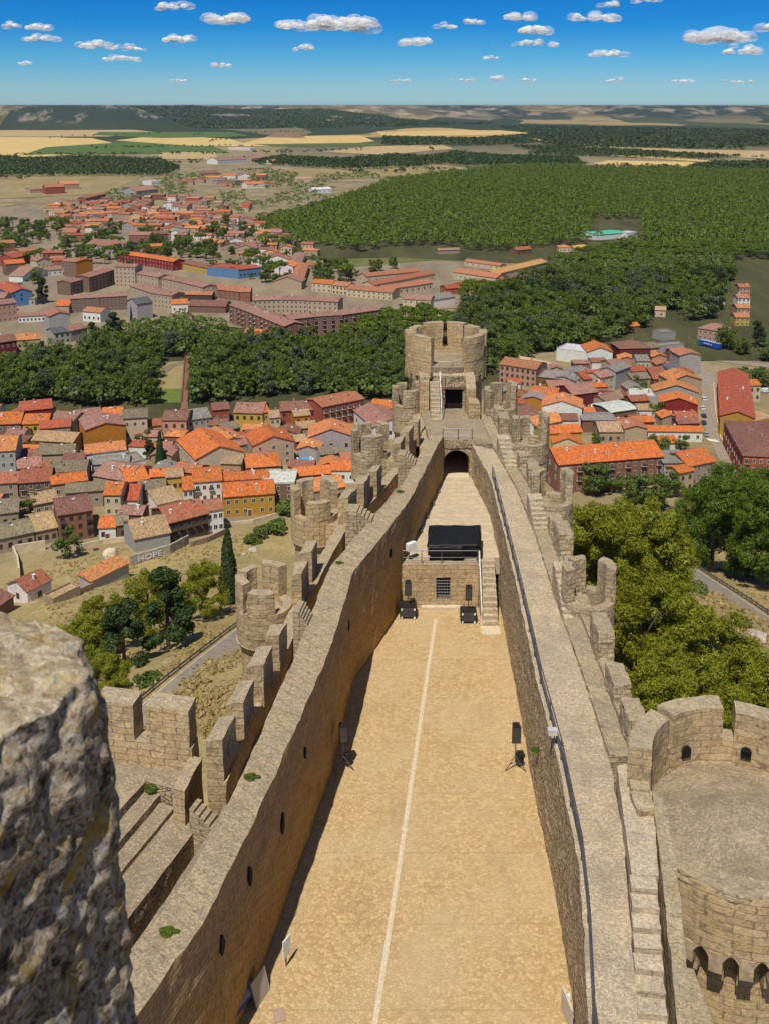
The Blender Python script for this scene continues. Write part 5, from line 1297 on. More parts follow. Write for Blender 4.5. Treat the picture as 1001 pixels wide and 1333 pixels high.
    H('red-brown roofed house at the left edge, next to the porch house',-12,630,23,628,11,6,'gx','terra','stone',2,2,False,1)
    H('low wide bright orange roof in the middle of the left village',68,631,114,625,10,5.5,'gx','orange','tan',1,3,False,2,0,15)
    H('grey-tan roofed house behind the low wide bright orange roof',67,615,112,613,12,6,'gx','moss','stone',1,None,False,2)
    H('patchwork pink and orange roofed house behind the porch house',24,610,55,606,11,5,'gx','pink','stone',1,None,False,1)
    H('grey-walled tall house with a coral roof at the left edge',-12,588,20,586,17,11,'gx','lorange','grey',3,3,False,1)
    H('tan gabled barn in the middle of the upper left village',42,573,95,576,12,6,'gx','tan','stone',1,None,False,1)
    H('thin red-edged roofed house above the tan gabled barn',52,558,92,555,11,7,'gx','red','stone',1,None,False,0,0,14)
    H('dusty brown-roofed house below the tan gabled barn',50,592,96,590,11,6,'gx','moss','tan',1,3,False,1)
    H('wide dull pink roofed house left of the big ochre gable',64,547,94,550,13,7,'gx','pink','tan',2,None,False,1)
    H('dull pink roofed house at the tree line above the big ochre gable',103,546,134,542,13,7,'gx','pink','stone',2,None,False,1)
    H('orange-roofed terraced house at the far left below the trees',-14,553,27,551,16,7.5,'gx','orange','brown',2,4,False,2,1)
    H('yellow-walled orange-roofed house right of the left terraced house',30,552,62,551,13,7.5,'gx','orange','yellow',2,3,False,2,2)
    H('maroon-gabled house with a coral roof highest at the left tree line',27,535,68,531,13,10.5,'gx','red','maroon',2,None,False,2)
    H('big house with a large blank ochre gable wall',112,560,164,553,15,11,'gy','pink','orange',3,None,False,1,0,14)
    H('pale orange-roofed white house in front of the big ochre gable',113,591,164,585,11,6.5,'gx','lorange','white',1,None,False,1)
    H('long pale grey shed roof in front of the pale orange house',120,605,168,602,9,5,'gx','grey','grey',1,None,False,1,0,10)
    H('low dark grey flat building left of the village garden cypress',169,604,190,600,11,4,'flat','grey','white',1,2,False,0)
    H('cream house with a grey-brown roof and blank walls by the lawn',160,545,192,543,13,9.5,'gx','moss','cream',2,3,False,0,0,14)
    H('orange-dormered house left of the cream house by the lawn',133,542,159,541,12,7,'gx','orange','white',2,2,False,1)
    H('small red-roofed house between the cream and the pink houses',192.5,555,211,553,9,4.5,'gx','redbrown','pink',1,2,False,0)
    H('pink house with a brown roof standing before the footbridge',211.5,547,243,547,14,9,'gx','brown','pink',2,3,False,1,2,15,'frame_wood')
    H('modern grey-roofed house with dark openings right of the pink house',245,547,275,543,14,7,'gx','grey','grey',2,4,False,0)
    H('red-walled small house right of the modern grey one',278,534,299,532,10,6.5,'gx','brown','redbrick',1,2,False,1)
    H('big low orange gable house left of the third turret',402,569,461,568,14,6.5,'gy','lorange','grey',1,3,False,2,0,20)
    H('grey mossy barn in front of the big low orange gable',418,592,448,589,9,5,'gx','moss','grey',1,None,False,0)
    H('brick block of flats with open galleries and an orange roof by the trees',420,530,474,519,14,10,'gx','terra','redbrick',3,7,False,2,0,13,'frame_white',bal=1,cat='apartment block')
    H('house with a wide pinkish brown roof left of the last left turret',461,534,486,556,15,6,'gx','pink','white',1,3,False,1,left=True)
    H('orange roof seen between the brick flats and the last left turret',482,529,528,533,11,5,'gx','orange','stone',1,None,False,2)
    H('low orange roofs above the small blue pool',384,620,431,616,9,4.5,'gx','orange','stone',1,None,False,0)
    t=H('orange roof with a tall yellow chimney stack left of the third turret',431,612,463,612,10,5,'gx','orange','white',1,3,False,0)
    H('pinkish orange roof behind the second left turret',399,641,450,633,12,5.5,'gx','lorange','stone',1,3,False,1)
    H('reddish old roof below the grey mossy barn',446,600,470,598,9,5,'gx','terra','stone',1,None,False,1)
    H('low brick outhouse with a tan roof beside the small blue pool',386,575,400,573,8,4,'gx','tan','brick',1,None,False,0)
    H('tan-roofed barn between the long brown roof and the beige gable',388,558,412,556,9,4.5,'gx','tan','stone',1,None,False,0)
    H('white gabled cottage with a red-brown roof at the foot of the dry slope',36,770,67,755,8,4.5,'gx','redbrown','white',1,1,False,1,0,26,left=True)
    H('brown corrugated shed at the left edge above the foreground stone',-14,797,18,776,8,4,'gx','brown','brown',1,None,False,0,0,14,cat='shed',name='shed')
    H('long low outbuilding with a pink tile roof and teal paint on its wall',119,757,168,733,5,4,'shed','lorange','grey',1,None,False,0,0,14,cat='shed',name='shed')
    H('roofless low shed walls right of the white gabled cottage',70,782,105,765,4,2.6,'flat','tan','stone',1,None,False,0,cat='shed',name='shed')
def right_town():
    H('long apartment block with a bright orange roof and brick balconies',727,605,863,594,17,11,'gx','orange','brick',3,13,False,5,3,22,'frame_white','apartment block','apartment_block',bal=2)
    H('narrow grey house with glazed balconies right of the long orange block',864,603,896,602,10,9.5,'shed','grey','grey',3,3,False,0,0,10,'frame_white',bal=1)
    H('stone gabled house with orange roof at the corner of the street',896,607,931,600,14,9,'gx','orange','stone',3,4,False,1,0,22)
    H('small tan annex in front of the street corner house',884,616,903,612,7,8,'gx','orange','tan',2,2,False,0)
    H('long low white and blue house with an orange roof',843,561,914,562,7,4.5,'gx','orange','white',1,6,False,1)
    H('crimson-walled house with an orange gable roof',858,524,908,527,11,6.5,'gy','orange','crimson',1,None,False,2,0,18)
    H('grey gabled house with an orange roof behind the crimson house',851,509,909,511,10,6,'gy','lorange','grey',1,None,False,1,0,18)
    H('olive-tan gabled house with an orange roof near the street top',872,496,913,494,13,7.5,'gy','lorange','tan',2,None,False,2,0,18)
    H('plain grey tower-like house at the top of the street',884,463,912,462,12,10.5,'gy','terra','grey',2,None,False,1,0,14)
    H('dark modern house with a brown hip roof and maroon walls',806,454,846,453,15,8.5,'hip','brown','maroon',2,5,False,1,0,20,bal=1)
    H('long white factory shed with a plain wall by the riverside trees',724,454,766,460,14,6.5,'flat','white','white',1,None,False,0,cat='factory',name='factory_building')
    H('white factory gable with an orange roof',764,458,797,458,16,7.5,'gy','orange','white',1,None,False,0,0,20,cat='factory',name='factory_building')
    H('large tan brick house with a pinkish roof beside the end tower',650,474,697,481,14,10,'gx','terra','pink',3,7,False,1,0,18)
    H('wide flat grey slate roof right of the tan brick house',697,490,746,495,15,5.5,'gx','grey','brown',1,None,False,1,0,12)
    H('grey slate barn behind the wide flat grey roof',748,496,770,482,12,5.5,'gx','grey','grey',1,None,False,1,0,14)
    H('red-roofed house right of the grey slate barn',760,494,792,490,13,6,'gx','red','tan',1,None,False,2)
    H('low yellow house with a pinkish grey roof left of the maroon gable',715,506,744,505,13,5,'gx','pink','yellow',1,None,False,0)
    H('orange roof with rows of skylights left of the low yellow house',690,513,724,516,13,5.5,'gx','orange','orange',1,None,False,2,4)
    H('orange-walled gabled house under a pale roof, left of the white gable',677,519,710,522,8,5.5,'gy','grey','orange',1,None,False,0,0,16)
    H('brown-roofed house next to the last right turret',676,549,706,538,15,6.5,'gx','brown','dark',1,4,False,1)
    H('maroon-gabled house with a long brown roof in the right village',745,514,778,510,15,7.5,'gx','pink','maroon',1,None,False,2)
    H('large plain white gabled house in the middle of the right village',705,528,757,531,13,9.5,'gy','lorange','white',1,None,False,2,0,18)
    H('pale orange roof in front of the large plain white gable',698,555,734,547,12,5.5,'gx','lorange','white',1,None,False,2)
    H('deep orange roofs above the left end of the long apartment block',704,565,757,562,10,6,'gx','orange','yellow',1,None,False,2)
    H('cream low gable touching the long apartment block',719,577,757,578,7,4,'gy','orange','cream',1,None,False,0,0,22)
    H('small white house with a brown roof right of the pale orange roof',732,547,752,547,9,6.5,'gx','brown','white',1,2,False,0)
    H('tiny red-roofed white house left of the tan-walled village gables',660,498,677,499,8,6.5,'gx','red','white',1,1,False,0)
    H('grey-roofed low house beside the tiny red-roofed one',641,512,660,508,11,5,'gx','grey','stone',1,None,False,0)
    H('long grey flat shed in the middle of the right village',758,547,800,547,11,5.5,'gx','grey','brick',1,None,False,0,0,8)
    H('old house with a rough tan roof and gallery above the orange block',780,562,829,562,13,5.5,'gx','tan','stone',1,5,False,2)
    H('plain beige gabled house left of the yard tree',813,558,842,558,11,7.5,'gy','terra','tan',1,None,False,1,0,16)
    H('low house with a wide white metal roof left of the red awning',795,537,829,532,14,4.5,'gx','white','brown',1,None,False,0,0,8)
    H('pale grey flat roofed house above the crimson gable',818,515,851,517,12,4.5,'flat','white','grey',1,None,False,1)
    H('cream house with three windows and a grey roof in the right village',829,470,845,470,11,8.5,'gx','grey','cream',2,3,False,0)
    H('square red-brown pitched roof right of the cream house',848,489,866,488,12,3.5,'gx','redbrown','stone',1,None,False,0,0,24)
    H('small white house with a black roof and red shutters',867,480,886,479,9,5.5,'gx','slate','white',1,3,False,0)
    H('tall slim grey block with a red roof corner in the right village',801,484,820,477,9,9.5,'gx','grey','grey',3,2,False,0)
    H('low brown-roofed house below the tall slim grey block',790,524,811,518,11,4.5,'gx','pink','stone',1,None,False,1)
    H('dark-roofed stone house above the tall slim grey block',822,456,858,452,11,5,'gx','moss','stone',1,3,False,1)
    H('small beige house between the maroon gable and the red roof',781,492,800,488,10,7.5,'gx','pink','cream',2,2,False,0)
    H('pinkish roofed house behind the small beige one',795,475,812,473,9,6,'gx','pink','tan',1,None,False,0)
    H('grey-roofed house above the crimson house, left of the tan gable',823,494,846,492,10,5,'gx','moss','stone',1,None,False,0)
    H('long red-roofed terrace with an ochre end gable beside the street',937,541,981,537,36,9.5,'gy','red','ochre',2,None,False,9,0,20,'frame_white',left=True,back=(934,484))
    H('large red brick apartment block with a broad brown hip roof',967,593,1046,588,30,10.5,'hip','brown','redbrick',3,9,False,8,0,17,'frame_white','apartment block','apartment_block',bal=4,left=True,back=(942,547))
    H('cream house with a flat orange roof behind the red-roofed terrace',960,503,990,501,9,8,'gx','orange','cream',2,4,False,0)
    H('low sand-coloured building with a flat terrace right of the red terrace',980,550,1012,543,20,4.5,'flat','tan','orange',1,None,False,0)
    H('orange flat-roofed annex at the right frame edge above the brick block',985,571,1018,567,12,5,'flat','tan','yellow',1,None,False,0)
    H('pink brick villa with a layered hip roof before the green slope',908,427,941,432,13,7,'hip','pink','pink',2,5,False,2,0,26)
    for k,(x0,x1,y,lb) in enumerate(((962,976,374,'uppermost house of the short row climbing beside the dirt lane'),(960,976,388,'second house from the top of the row beside the dirt lane'),(959,976,401,'third house from the top of the row beside the dirt lane'),(957,975,413,'yellow lowest house of the row beside the dirt lane'))):
        H(lb,x0,y,x1,y,10,6,'gx','terra' if k!=2 else 'lorange',['pink','white','pink','yellow'][k],2,3,False,1)
    H('small white hut left of the dirt lane',930,391,943,390,7,4,'gx','white','white',1,1,False,0)
    H('low cream lodge hidden in the trees above the river',822,402,866,404,9,5,'gx','tan','cream',1,4,False,0)
    H('small orange-roofed hut in the clearing by the river',816,425,832,424,8,4,'gx','orange','brown',1,1,False,0)
    H('grey concrete shed in the clearing right of the orange hut',862,434,879,432,9,5,'flat','grey','grey',1,None,False,0,cat='shed',name='shed')
    H('orange hip-roofed pavilion standing before the river trees',632,416,667,414,13,5.5,'hip','lorange','tan',1,4,False,0,0,22)
    H('low long concrete wall house beside the blue lorry road',846,452,890,448,6,4,'flat','grey','grey',1,None,False,0)
def mid_town():
    ap=dict(cat='apartment block',name='apartment_block',frame='frame_white')
    names=['left end','second unit','third unit','corner unit','first right unit','middle right unit','right end unit']
    segs=[((299,397),(314,402)),((314.5,402.5),(329,408)),((329.5,408.5),(344,414)),((344.5,414.5),(371,425)),((378,416),(408,412.5)),((408.5,412.3),(447,410)),((447.5,409.8),(496,403))]
    for k,((a,b),(c,d)) in enumerate(segs):
        H(f'brown-roofed brick flats, {names[k]} of the C-shaped block behind the trees',a,b,c,d,13,12,'gx','pink','brick',4,max(3,int((c-a)/5)),False,2,0,15,bal=2,**ap)
    for k,((a,b),(c,d)) in enumerate((((330,391),(366,390)),((366.5,390),(400,391)),((400.5,391),(440,393)))):
        H(f'brown-roofed yellowish flats, {["left","middle","right"][k]} unit of the rear side of the C-shaped block',a,b,c,d,12,12,'gx','pink','beige',4,6,False,2,0,15,**ap)
    for k,(a,b,c,d,h,dd,wc,lb) in enumerate(((150,347,176,348,16,13,'beige','tallest beige flats of the long beige complex'),(92,368,116,362,10,12,'brown','brown low flats at the left end of the beige complex'),(116.5,361,149,351,12,12,'brown','brown flats stepping up to the tallest beige block'),(178,356,206,361,11,12,'beige','beige flats right of the tallest block'),(206.5,361,235,367,10,12,'beige','beige flats in the middle of the long complex'),(235.5,367,264,374,10,12,'beige','beige flats at the right end of the long complex'),(92,389,130,387,10,11,'brown','brown front row flats, left half'),(130.5,387,166,385,10,11,'brown','brown front row flats, right half'),(170,372,200,382,10,13,'beige','stepped beige flats with sloping roofs, left'),(200.5,382,224,385,10,13,'beige','stepped beige flats with sloping roofs, right'))):
        H(lb,a,b,c,d,dd,h,'gx','pink',wc,max(3,int(h/3)),max(4,int((c-a)/4.5)),False,2,0,12,**ap)
    H('row house front in crimson with an orange roof, left part',153,330,190,335,12,8,'gx','orange','crimson',2,9,False,4,0,18,'frame_white')
    H('row house front in crimson with an orange roof, right part',190.5,335,226,341,12,8,'gx','orange','crimson',2,9,False,4,0,18,'frame_white')
    H('short orange-roofed row behind the crimson row houses',188,321,218,320,10,8,'gx','orange','crimson',2,7,False,3)
    H('blue-walled warehouse with a pale roof beside the main road',270,347,311,351,18,8,'flat','red','blue',1,6,False,0,cat='warehouse',name='warehouse')
    H('blue-walled warehouse extension with a reddish roof',311.5,351,340,348,18,8,'gx','red','blue',1,6,False,0,0,6,cat='warehouse',name='warehouse')
    H('brown long hall with yellow shop fronts left of the blue warehouse',232,341,270,349,12,6,'gx','brown','yellow',1,7,False,0,cat='hall',name='hall')
    H('flats with a striped brown facade left of the blank ochre gable',83,340,99,341,13,13,'gx','pink','brown',4,4,False,1,0,14,**ap)
    H('tall block with a blank ochre gable in the far town',99.6,341,121,338,14,13,'gy','orange','orange',4,None,False,0,0,10,**ap)
    H('white row house with an orange roof and many windows, far town',105,279,155,277,11,7.5,'gx','lorange','white',2,14,False,5)
    H('very long orange-roofed low building in front of the white row',83,289,137,287,11,4.5,'gx','lorange','tan',1,8,False,2)
    H('big pinkish brown roofed hall in the far town centre',112,318,160,322,24,9,'gx','pink','grey',2,7,False,1,0,18,cat='hall',name='hall')
    H('brown flat-topped block behind the big pinkish roofed hall',168,306,196,306,14,10,'gx','pink','brick',3,5,False,1)
    H('dark brown block right of the flat-topped brown block',196.5,305,220,304,12,10,'gx','brown','brown',3,4,False,1)
    H('white gabled house between dark trees in the far town centre',222,302,236,303,14,9,'gy','grey','white',2,None,False,0)
    H('grey gabled chapel-like house in front of the brown flats',64,412,92,409,13,10,'gy','terra','grey',2,None,False,0,0,18)
    H('brick pink flats with tall windows at the left edge of the vacant lot',-4,397,22,394,14,12,'gx','pink','pink',3,4,False,2,0,14,**ap)
    H('long white low house beside the dry vacant lot',24,412,64,410,8,4.5,'gx','pink','white',1,8,False,0)
    H('coral-roofed house with irregular roofs below the dry vacant lot',22,443,52,441,16,6,'hip','lorange','tan',1,4,False,2)
    H('maroon house with arched windows at the left edge by the trees',-8,447,22,443,14,9,'gx','brown','maroon',2,4,False,1)
    H('black-roofed pale house left of the riverside conifers',71,434,92,431,12,7,'gx','slate','grey',2,3,False,0)
    H('pale grey house with a pink roof right of the black-roofed house',92.5,431,114,426,12,7,'gx','pink','grey',2,3,False,0)
    H('tiny bright orange roof beside the brown front row flats',73,398,90,398,16,6,'gx','orange','tan',1,None,False,0)
    H('pale house with a red-edged roof in front of the brown flats',108,405,131,407,11,7,'gx','terra','white',1,4,False,0)
    H('grey gabled house with a dark roof before the slim cypress',166,392,179,396,11,11,'gy','slate','grey',3,None,False,0,0,22)
    H('orange-roofed house with solar panels before the C-shaped block',224,396,245,395,12,6.5,'gx','orange','white',1,3,False,1)
    H('low wide brown roof right of the solar panel house',246,398,294,399,15,5,'gx','brown','brown',1,None,False,0)
    H('brick hall with a red-brown roof above the low wide brown roof',276,376,312,380,14,7,'gx','terra','brick',2,6,False,1)
    H('redbrick corner block right of the brick hall',312.5,380,326,380,13,8,'gx','terra','redbrick',2,3,False,1)
    H('long brown roof in front of the beige flats',220,383,276,384,9,5,'gx','terra','dark',1,None,False,0)
    H('reddish hip-roofed house at the bend beside the footpath',318,434,341,436,11,4.5,'gx','orange','white',1,None,False,0)
    # rows right of the main road
    H('large cream row house at the front of the red-roofed rows',452,376,510,381,13,6,'gx','terra','cream',2,9,False,1)
    H('long red-brown row, farthest of the parallel rows',477,360,546,353,11,5.5,'gx','terra','cream',1,8,False,2)
    H('long red-brown row, second of the parallel rows',487,371,566,356,12,5.5,'gx','redbrown','cream',1,9,False,2)
    H('red-brown row just behind the cream corner house',502,377,563,368,12,5.5,'gx','terra','cream',1,8,False,2)
    H('pale side-lit house with twin gables near the umbrella pines',524,389,560,391,12,7,'gx','pink','cream',2,5,False,1)
    H('white-walled big barn with a grey roof by the umbrella pines',560.5,391,592,386,14,6,'gx','grey','white',1,None,False,0)
    H('bright red low house behind the white barn',581,376,605,374,11,5,'gx','red','redbrick',1,3,False,1)
    H('red roof row between the bright red house and the pine wood',604,372,632,367,11,5,'gx','terra','cream',1,4,False,1)
    H('long orange-roofed school-like building beside the pine wood',590,354,645,362,14,6,'gx','terra','cream',1,9,False,1)
    H('long yellow-orange roofed hall beside the forest road',645,357,712,341,13,6.5,'gx',(.55,.30,.10),'cream',1,10,False,0)
    H('long red-brown roof below the bright yellow-orange hall',651,366,711,366,12,4.5,'gx','redbrown','cream',1,8,False,1)
    H('low red roof left of the long red-brown one',612,380,652,374,12,4.5,'gx','redbrown','cream',1,6,False,1)
    H('brown cabin row at the far end of the vineyard',604,340,650,346,9,4,'gx','terra','cream',1,6,False,0)
    H('long pale shed at the edge of the pine forest',570,326,598,325,8,4,'gx','pink','stone',1,None,False,0)
    H('yellow house with an orange roof at the street corner, far town',406,368,432,370,12,7,'gx','orange','cream',2,4,False,1)
    H('cream villa right of the yellow street corner house',432.5,371,452,373,12,7,'gx','terra','cream',2,4,False,1)
    H('long brown terrace lining the side street, lower half',396,362,402,344,10,6,'gx','terra','tan',1,4,False,1)
    H('long brown terrace lining the side street, upper half',392,343,398,330,10,6,'gx','pink','tan',1,4,False,1)
    H('pink gabled hall facing the side street',358,346,382,347,16,7,'gy','lorange','white',1,None,False,0)
    H('beige gabled barn in front of the pink gabled hall',357,366,393,367,14,6.5,'gy','pink','tan',1,None,False,0)
    H('green-roofed sports hall at the edge of the pine forest',776,306,815,303,26,6,'gx',(.07,.36,.27),'white',1,None,False,0,0,5,cat='sports hall',name='sports_hall')
    H('small white pump house right of the green-roofed hall',815.5,304,829,302,14,6,'flat','white','white',1,1,False,0)
    H('orange-roofed inn beside the forest road',727,322,742,322,12,5,'hip','lorange','cream',1,3,False,0)
    H('low brown lodge left of the orange-roofed inn',672,326,692,324,11,5,'gx','redbrown','brown',1,3,False,0)
    H('yellow-roofed stall right of the orange-roofed inn',748,323,764,321,9,4,'gx',(.5,.3,.06),'tan',1,2,False,0)
    # left quarter of the far town
    for a,b,c,d,dd,h,k,r_,w_,fl,lb in((-8,318,20,316,13,9,'gx','terra','brick',3,'brick flats at the left edge by the ring road'),(8,344,33,342,14,10,'gx','orange','brown',3,'brown flats with a bright orange roof at the left edge'),(18,336,40,331,16,8,'gx','red','redbrick',2,'red hall behind the orange-roofed brown flats'),(30,360,62,352,13,5,'gy','pink','white',1,'white shed with a pink roof facing the vacant lot'),(62,352,82,350,12,5,'gx','pink','white',1,'white-walled low house beside the striped flats'),(48,340,66,338,12,6,'gy','pink','cream',1,'cream gable between the red hall and the striped flats'),(-6,372,14,382,15,10,'gx','red','blue',3,'house with a blue side wall at the left edge'),(-8,388,6,388,14,12,'gx','pink','grey',3,'grey flats at the very left edge'),(24,388,46,389,16,5,'gx','moss','grey',1,'long grey hall left of the tall blue-green conifer'),(60,244,85,243,24,11,'gx','terra','redbrick',3,'dark red brick factory on the plain at the left'),(80,240,104,239,24,9,'gx','lorange','pink',2,'pink roofed factory wing on the plain'),(112,258,138,252,12,6,'gx','terra','brick',2,'long brick farm building beyond the ring road'),(178,249,206,246,30,9,'gx','pink','grey',1,'dull purple warehouse on the plain'),(198,236,212,235,26,7,'flat','white','white',1,'white roofed warehouse on the plain'),(242,262,272,262,16,5,'flat','red','pink',1,'long low red roofed school in the far town'),(276,236,306,237,22,7,'flat','slate','grey',1,'blue-grey flat roofed warehouse on the plain'),(330, 206, 352, 205, 30, 8, 'gx', 'pink', 'tan', 1, 'dusty pink warehouse beyond the pale industrial hall'),(355, 210, 372, 209, 24, 7, 'gx', 'terra', 'white', 1, 'small red-roofed farm shed on the plain'),(408, 247, 432, 246, 16, 6, 'gx', 'white', 'white', 1, 'white farmhouse at the tip of the pine forest'),(262, 226, 286, 225, 26, 7, 'gx', 'brown', 'tan', 1, 'brown shed row on the plain near the quarry'),(322, 240, 345, 239, 22, 7, 'gx', 'orange', 'white', 1, 'orange-roofed shed between thickets on the plain'),(40, 247, 58, 246, 18, 6, 'gx', 'pink', 'tan', 1, 'pink farm shed left of the dark red factory'),(284,209,322,207,40,9,'gx','pink','white',1,'long pale industrial hall near the wheat field'),(298,192,326,193,30,7,'flat','white','white',1,'white greenhouse beside the wheat field')):
        H(lb,a,b,c,d,dd,h,k,r_,w_,fl)
def far_random():
    """small houses of the far town that the photograph shows as a mosaic of roofs"""
    rq=random.Random(77)
    Z=[([(70,300),(60,272),(150,262),(240,270),(330,290),(392,322),(420,345),(392,368),(340,345),(300,335),(240,318),(160,300),(100,318)],13.2,R(-8),215,'far town'),
       ([(160,256),(280,262),(330,272),(330,285),(250,266),(170,262)],24,R(-5),16,'edge of the plain'),
       ([(-10,336),(-10,322),(50,330),(90,345),(90,352),(40,345)],17,R(8),6,'ring road'),
       ([(232,250),(300,244),(420,246),(440,238),(330,228),(240,235)],52,R(0),14,'plain'),
       ([(-10,560),(-10,540),(110,548),(110,640),(180,690),(120,690),(60,690),(-10,690)],9.5,R(-4),20,'left village'),
       ([(180,640),(180,560),(300,560),(400,560),(440,620),(300,640)],9.2,R(-6),20,'middle village'),
       ([(660,560),(660,500),(800,470),(890,470),(900,600),(840,590),(740,570)],9.2,R(6),26,'right village')]
    RW=[('orange','orange'),('redbrown','red-brown'),('pink','dull pink'),('lorange','pale orange'),('tan','tan'),('terra','terracotta'),('brown','brown'),('red','red'),('grey','grey')]
    WW=[('white','white'),('cream','cream'),('tan','tan'),('pink','pink'),('brick','brick'),('grey','grey'),('stone','stone')]
    out=[]
    print('EXPLICIT',NH[0])
    for pg,sp,rz,nmax,where in Z:
        pts=[q for q in scatter(pg,sp,rq,.3)]
        rq.shuffle(pts);n=0
        for x,y in pts:
            if n>=nmax:break
            w=rq.uniform(9,21);d=rq.uniform(8,11.5);h=rq.choice([4.5,5.5,6.5,6.5,8])
            if sp<11.5:w=rq.uniform(7,10);d=rq.uniform(7,9);h=rq.uniform(4,5.5)
            if sp>40:w*=1.6;d*=1.4
            if not clear(x,y+d/2,min(w,d)*(.42 if sp>11.5 else .3)):continue
            r_,rn=rq.choice([RW[0],RW[1],RW[1],RW[2],RW[2],RW[2],RW[3],RW[4],RW[5],RW[5],RW[6],RW[7]] if sp>11.5 else RW);w_,wn=rq.choice(WW)
            k=rq.choice(['gx','gx','gx','gy','hip'])
            a=rz+rq.choice([0,0,R(90) if w<12 else 0,R(rq.uniform(-14,14))])
            o=house_at('',x,y,VAL,a,w,d,h,k,r_,w_,max(1,int(h/3)),0 if sp>11.5 else None,False,rq.choice([0,1,1,2]))
            if sp>11.5:o.name='town_house';o['category']='town house'
            out.append((o,rn,wn,h,k,where));n+=1
    # give every one of them a label by its look and its neighbours in the view
    pr=[]
    for o,rn,wn,h,k,wh in out:
        pr.append((proj(o.location.x,o.location.y,o.location.z+h),o,rn,wn,h,k,wh))
    used={}
    allh=[(proj(o.location.x,o.location.y,o.location.z+5),o) for o in bpy.data.objects if o.type=='EMPTY' and o.get('category') and o.get('label') and o.name.split('.')[0] in('house','apartment_block','warehouse','hall','factory_building','shed','sports_hall','town_house')]
    for (px,py),o,rn,wn,h,k,wh in pr:
        sz='small' if h<5.2 else 'taller' if h>7 else 'low'
        kd={'gx':'house','gy':'gable-fronted house','hip':'hip-roofed house'}[k]
        lb=f'{sz} {wn} {kd} with {rn} roof'
        near=sorted(allh,key=lambda q:(q[0][0]-px)**2+4*(q[0][1]-py)**2)[:6]
        done=False
        for (qx,qy),q in near:
            ref=short(q['label'])
            rel='just left of' if px<qx-6 else 'just right of' if px>qx+6 else ('behind' if py<qy else 'in front of')
            c=f'{lb} {rel} the {ref}'
            if len(c.split())<=16 and c not in used:
                used[c]=1;o['label']=c;done=True;break
        if not done:
            c=f'{lb} in the {wh}';o['label']=c;o['group']='small houses of the '+wh
def short(l):
    """first words of a neighbour's description"""
    w=l.split();cut=[i for i,q in enumerate(w) if q in('with','under','beside','behind','at','in','of','left','right','between','above','below','near','next','touching','directly','running','before','seen','among','facing','lit','standing','on','highest','farthest','lining','and','beyond','by','hidden')]
    e=next((c for c in cut if c>=2),len(w))
    return ' '.join(w[:min(e,6)])
# ============================================================ TOWN FURNITURE
def car(label,px,py,rz,col,group=None,z=VAL,kind='car',s=1.):
    p=at(px,py,z);t=thing('parked_car' if kind=='car' else 'parked_van',label,'car' if kind=='car' else 'van',(p.x,p.y,z+.15),rz,group);t.scale=(s,s,s)
    L,W=(4.3,1.78) if kind=='car' else (5.2,2.0)
    m=MB()
    if kind=='car':
        prof=[(-L/2,.35),(-L/2+.05,.85),(-L*.32,.98),(-L*.2,1.0),(L*.25,1.0),(L*.43,.92),(L/2-.05,.8),(L/2,.35)]
        cab=[(-L*.42,.98),(-L*.32,1.42),(L*.1,1.45),(L*.26,1.0)]
    else:
        prof=[(-L/2,.35),(-L/2,1.9),(-L*.4,2.05),(L*.2,2.05),(L*.34,1.15),(L/2-.05,1.0),(L/2,.35)];cab=[(L*.0,1.2),(L*.02,1.98),(L*.19,1.98),(L*.32,1.18)]
    def ext(pf,w,mi):
        n=len(pf);v=[(x,-w/2,z) for x,z in pf]+[(x,w/2,z) for x,z in pf]
        m.add(v,[tuple(range(n)),tuple(range(2*n-1,n-1,-1))]+[(i,n+i,n+(i+1)%n,(i+1)%n) for i in range(n)],mi)
    ext(prof,W,0);m.build('body','paint',t,color=col)
    m=MB();ext(cab,W*(.9 if kind=='car' else 1.01),0);m.build('cabin_glass','glass',t)
    if kind=='car':
        m=MB();m.prism([(-L*.31,-W*.4),(L*.09,-W*.4),(L*.09,W*.4),(-L*.31,W*.4)],1.43,1.49);m.build('roof_panel','paint',t,color=col)
    for x in(-L*.31,L*.31):
        for y in(-W/2,W/2):
            m=MB();m.bar((x,y-.1,.16),(x,y+.1,.16),.32,12);w_=m.build('wheel','rubber',t)
    return t
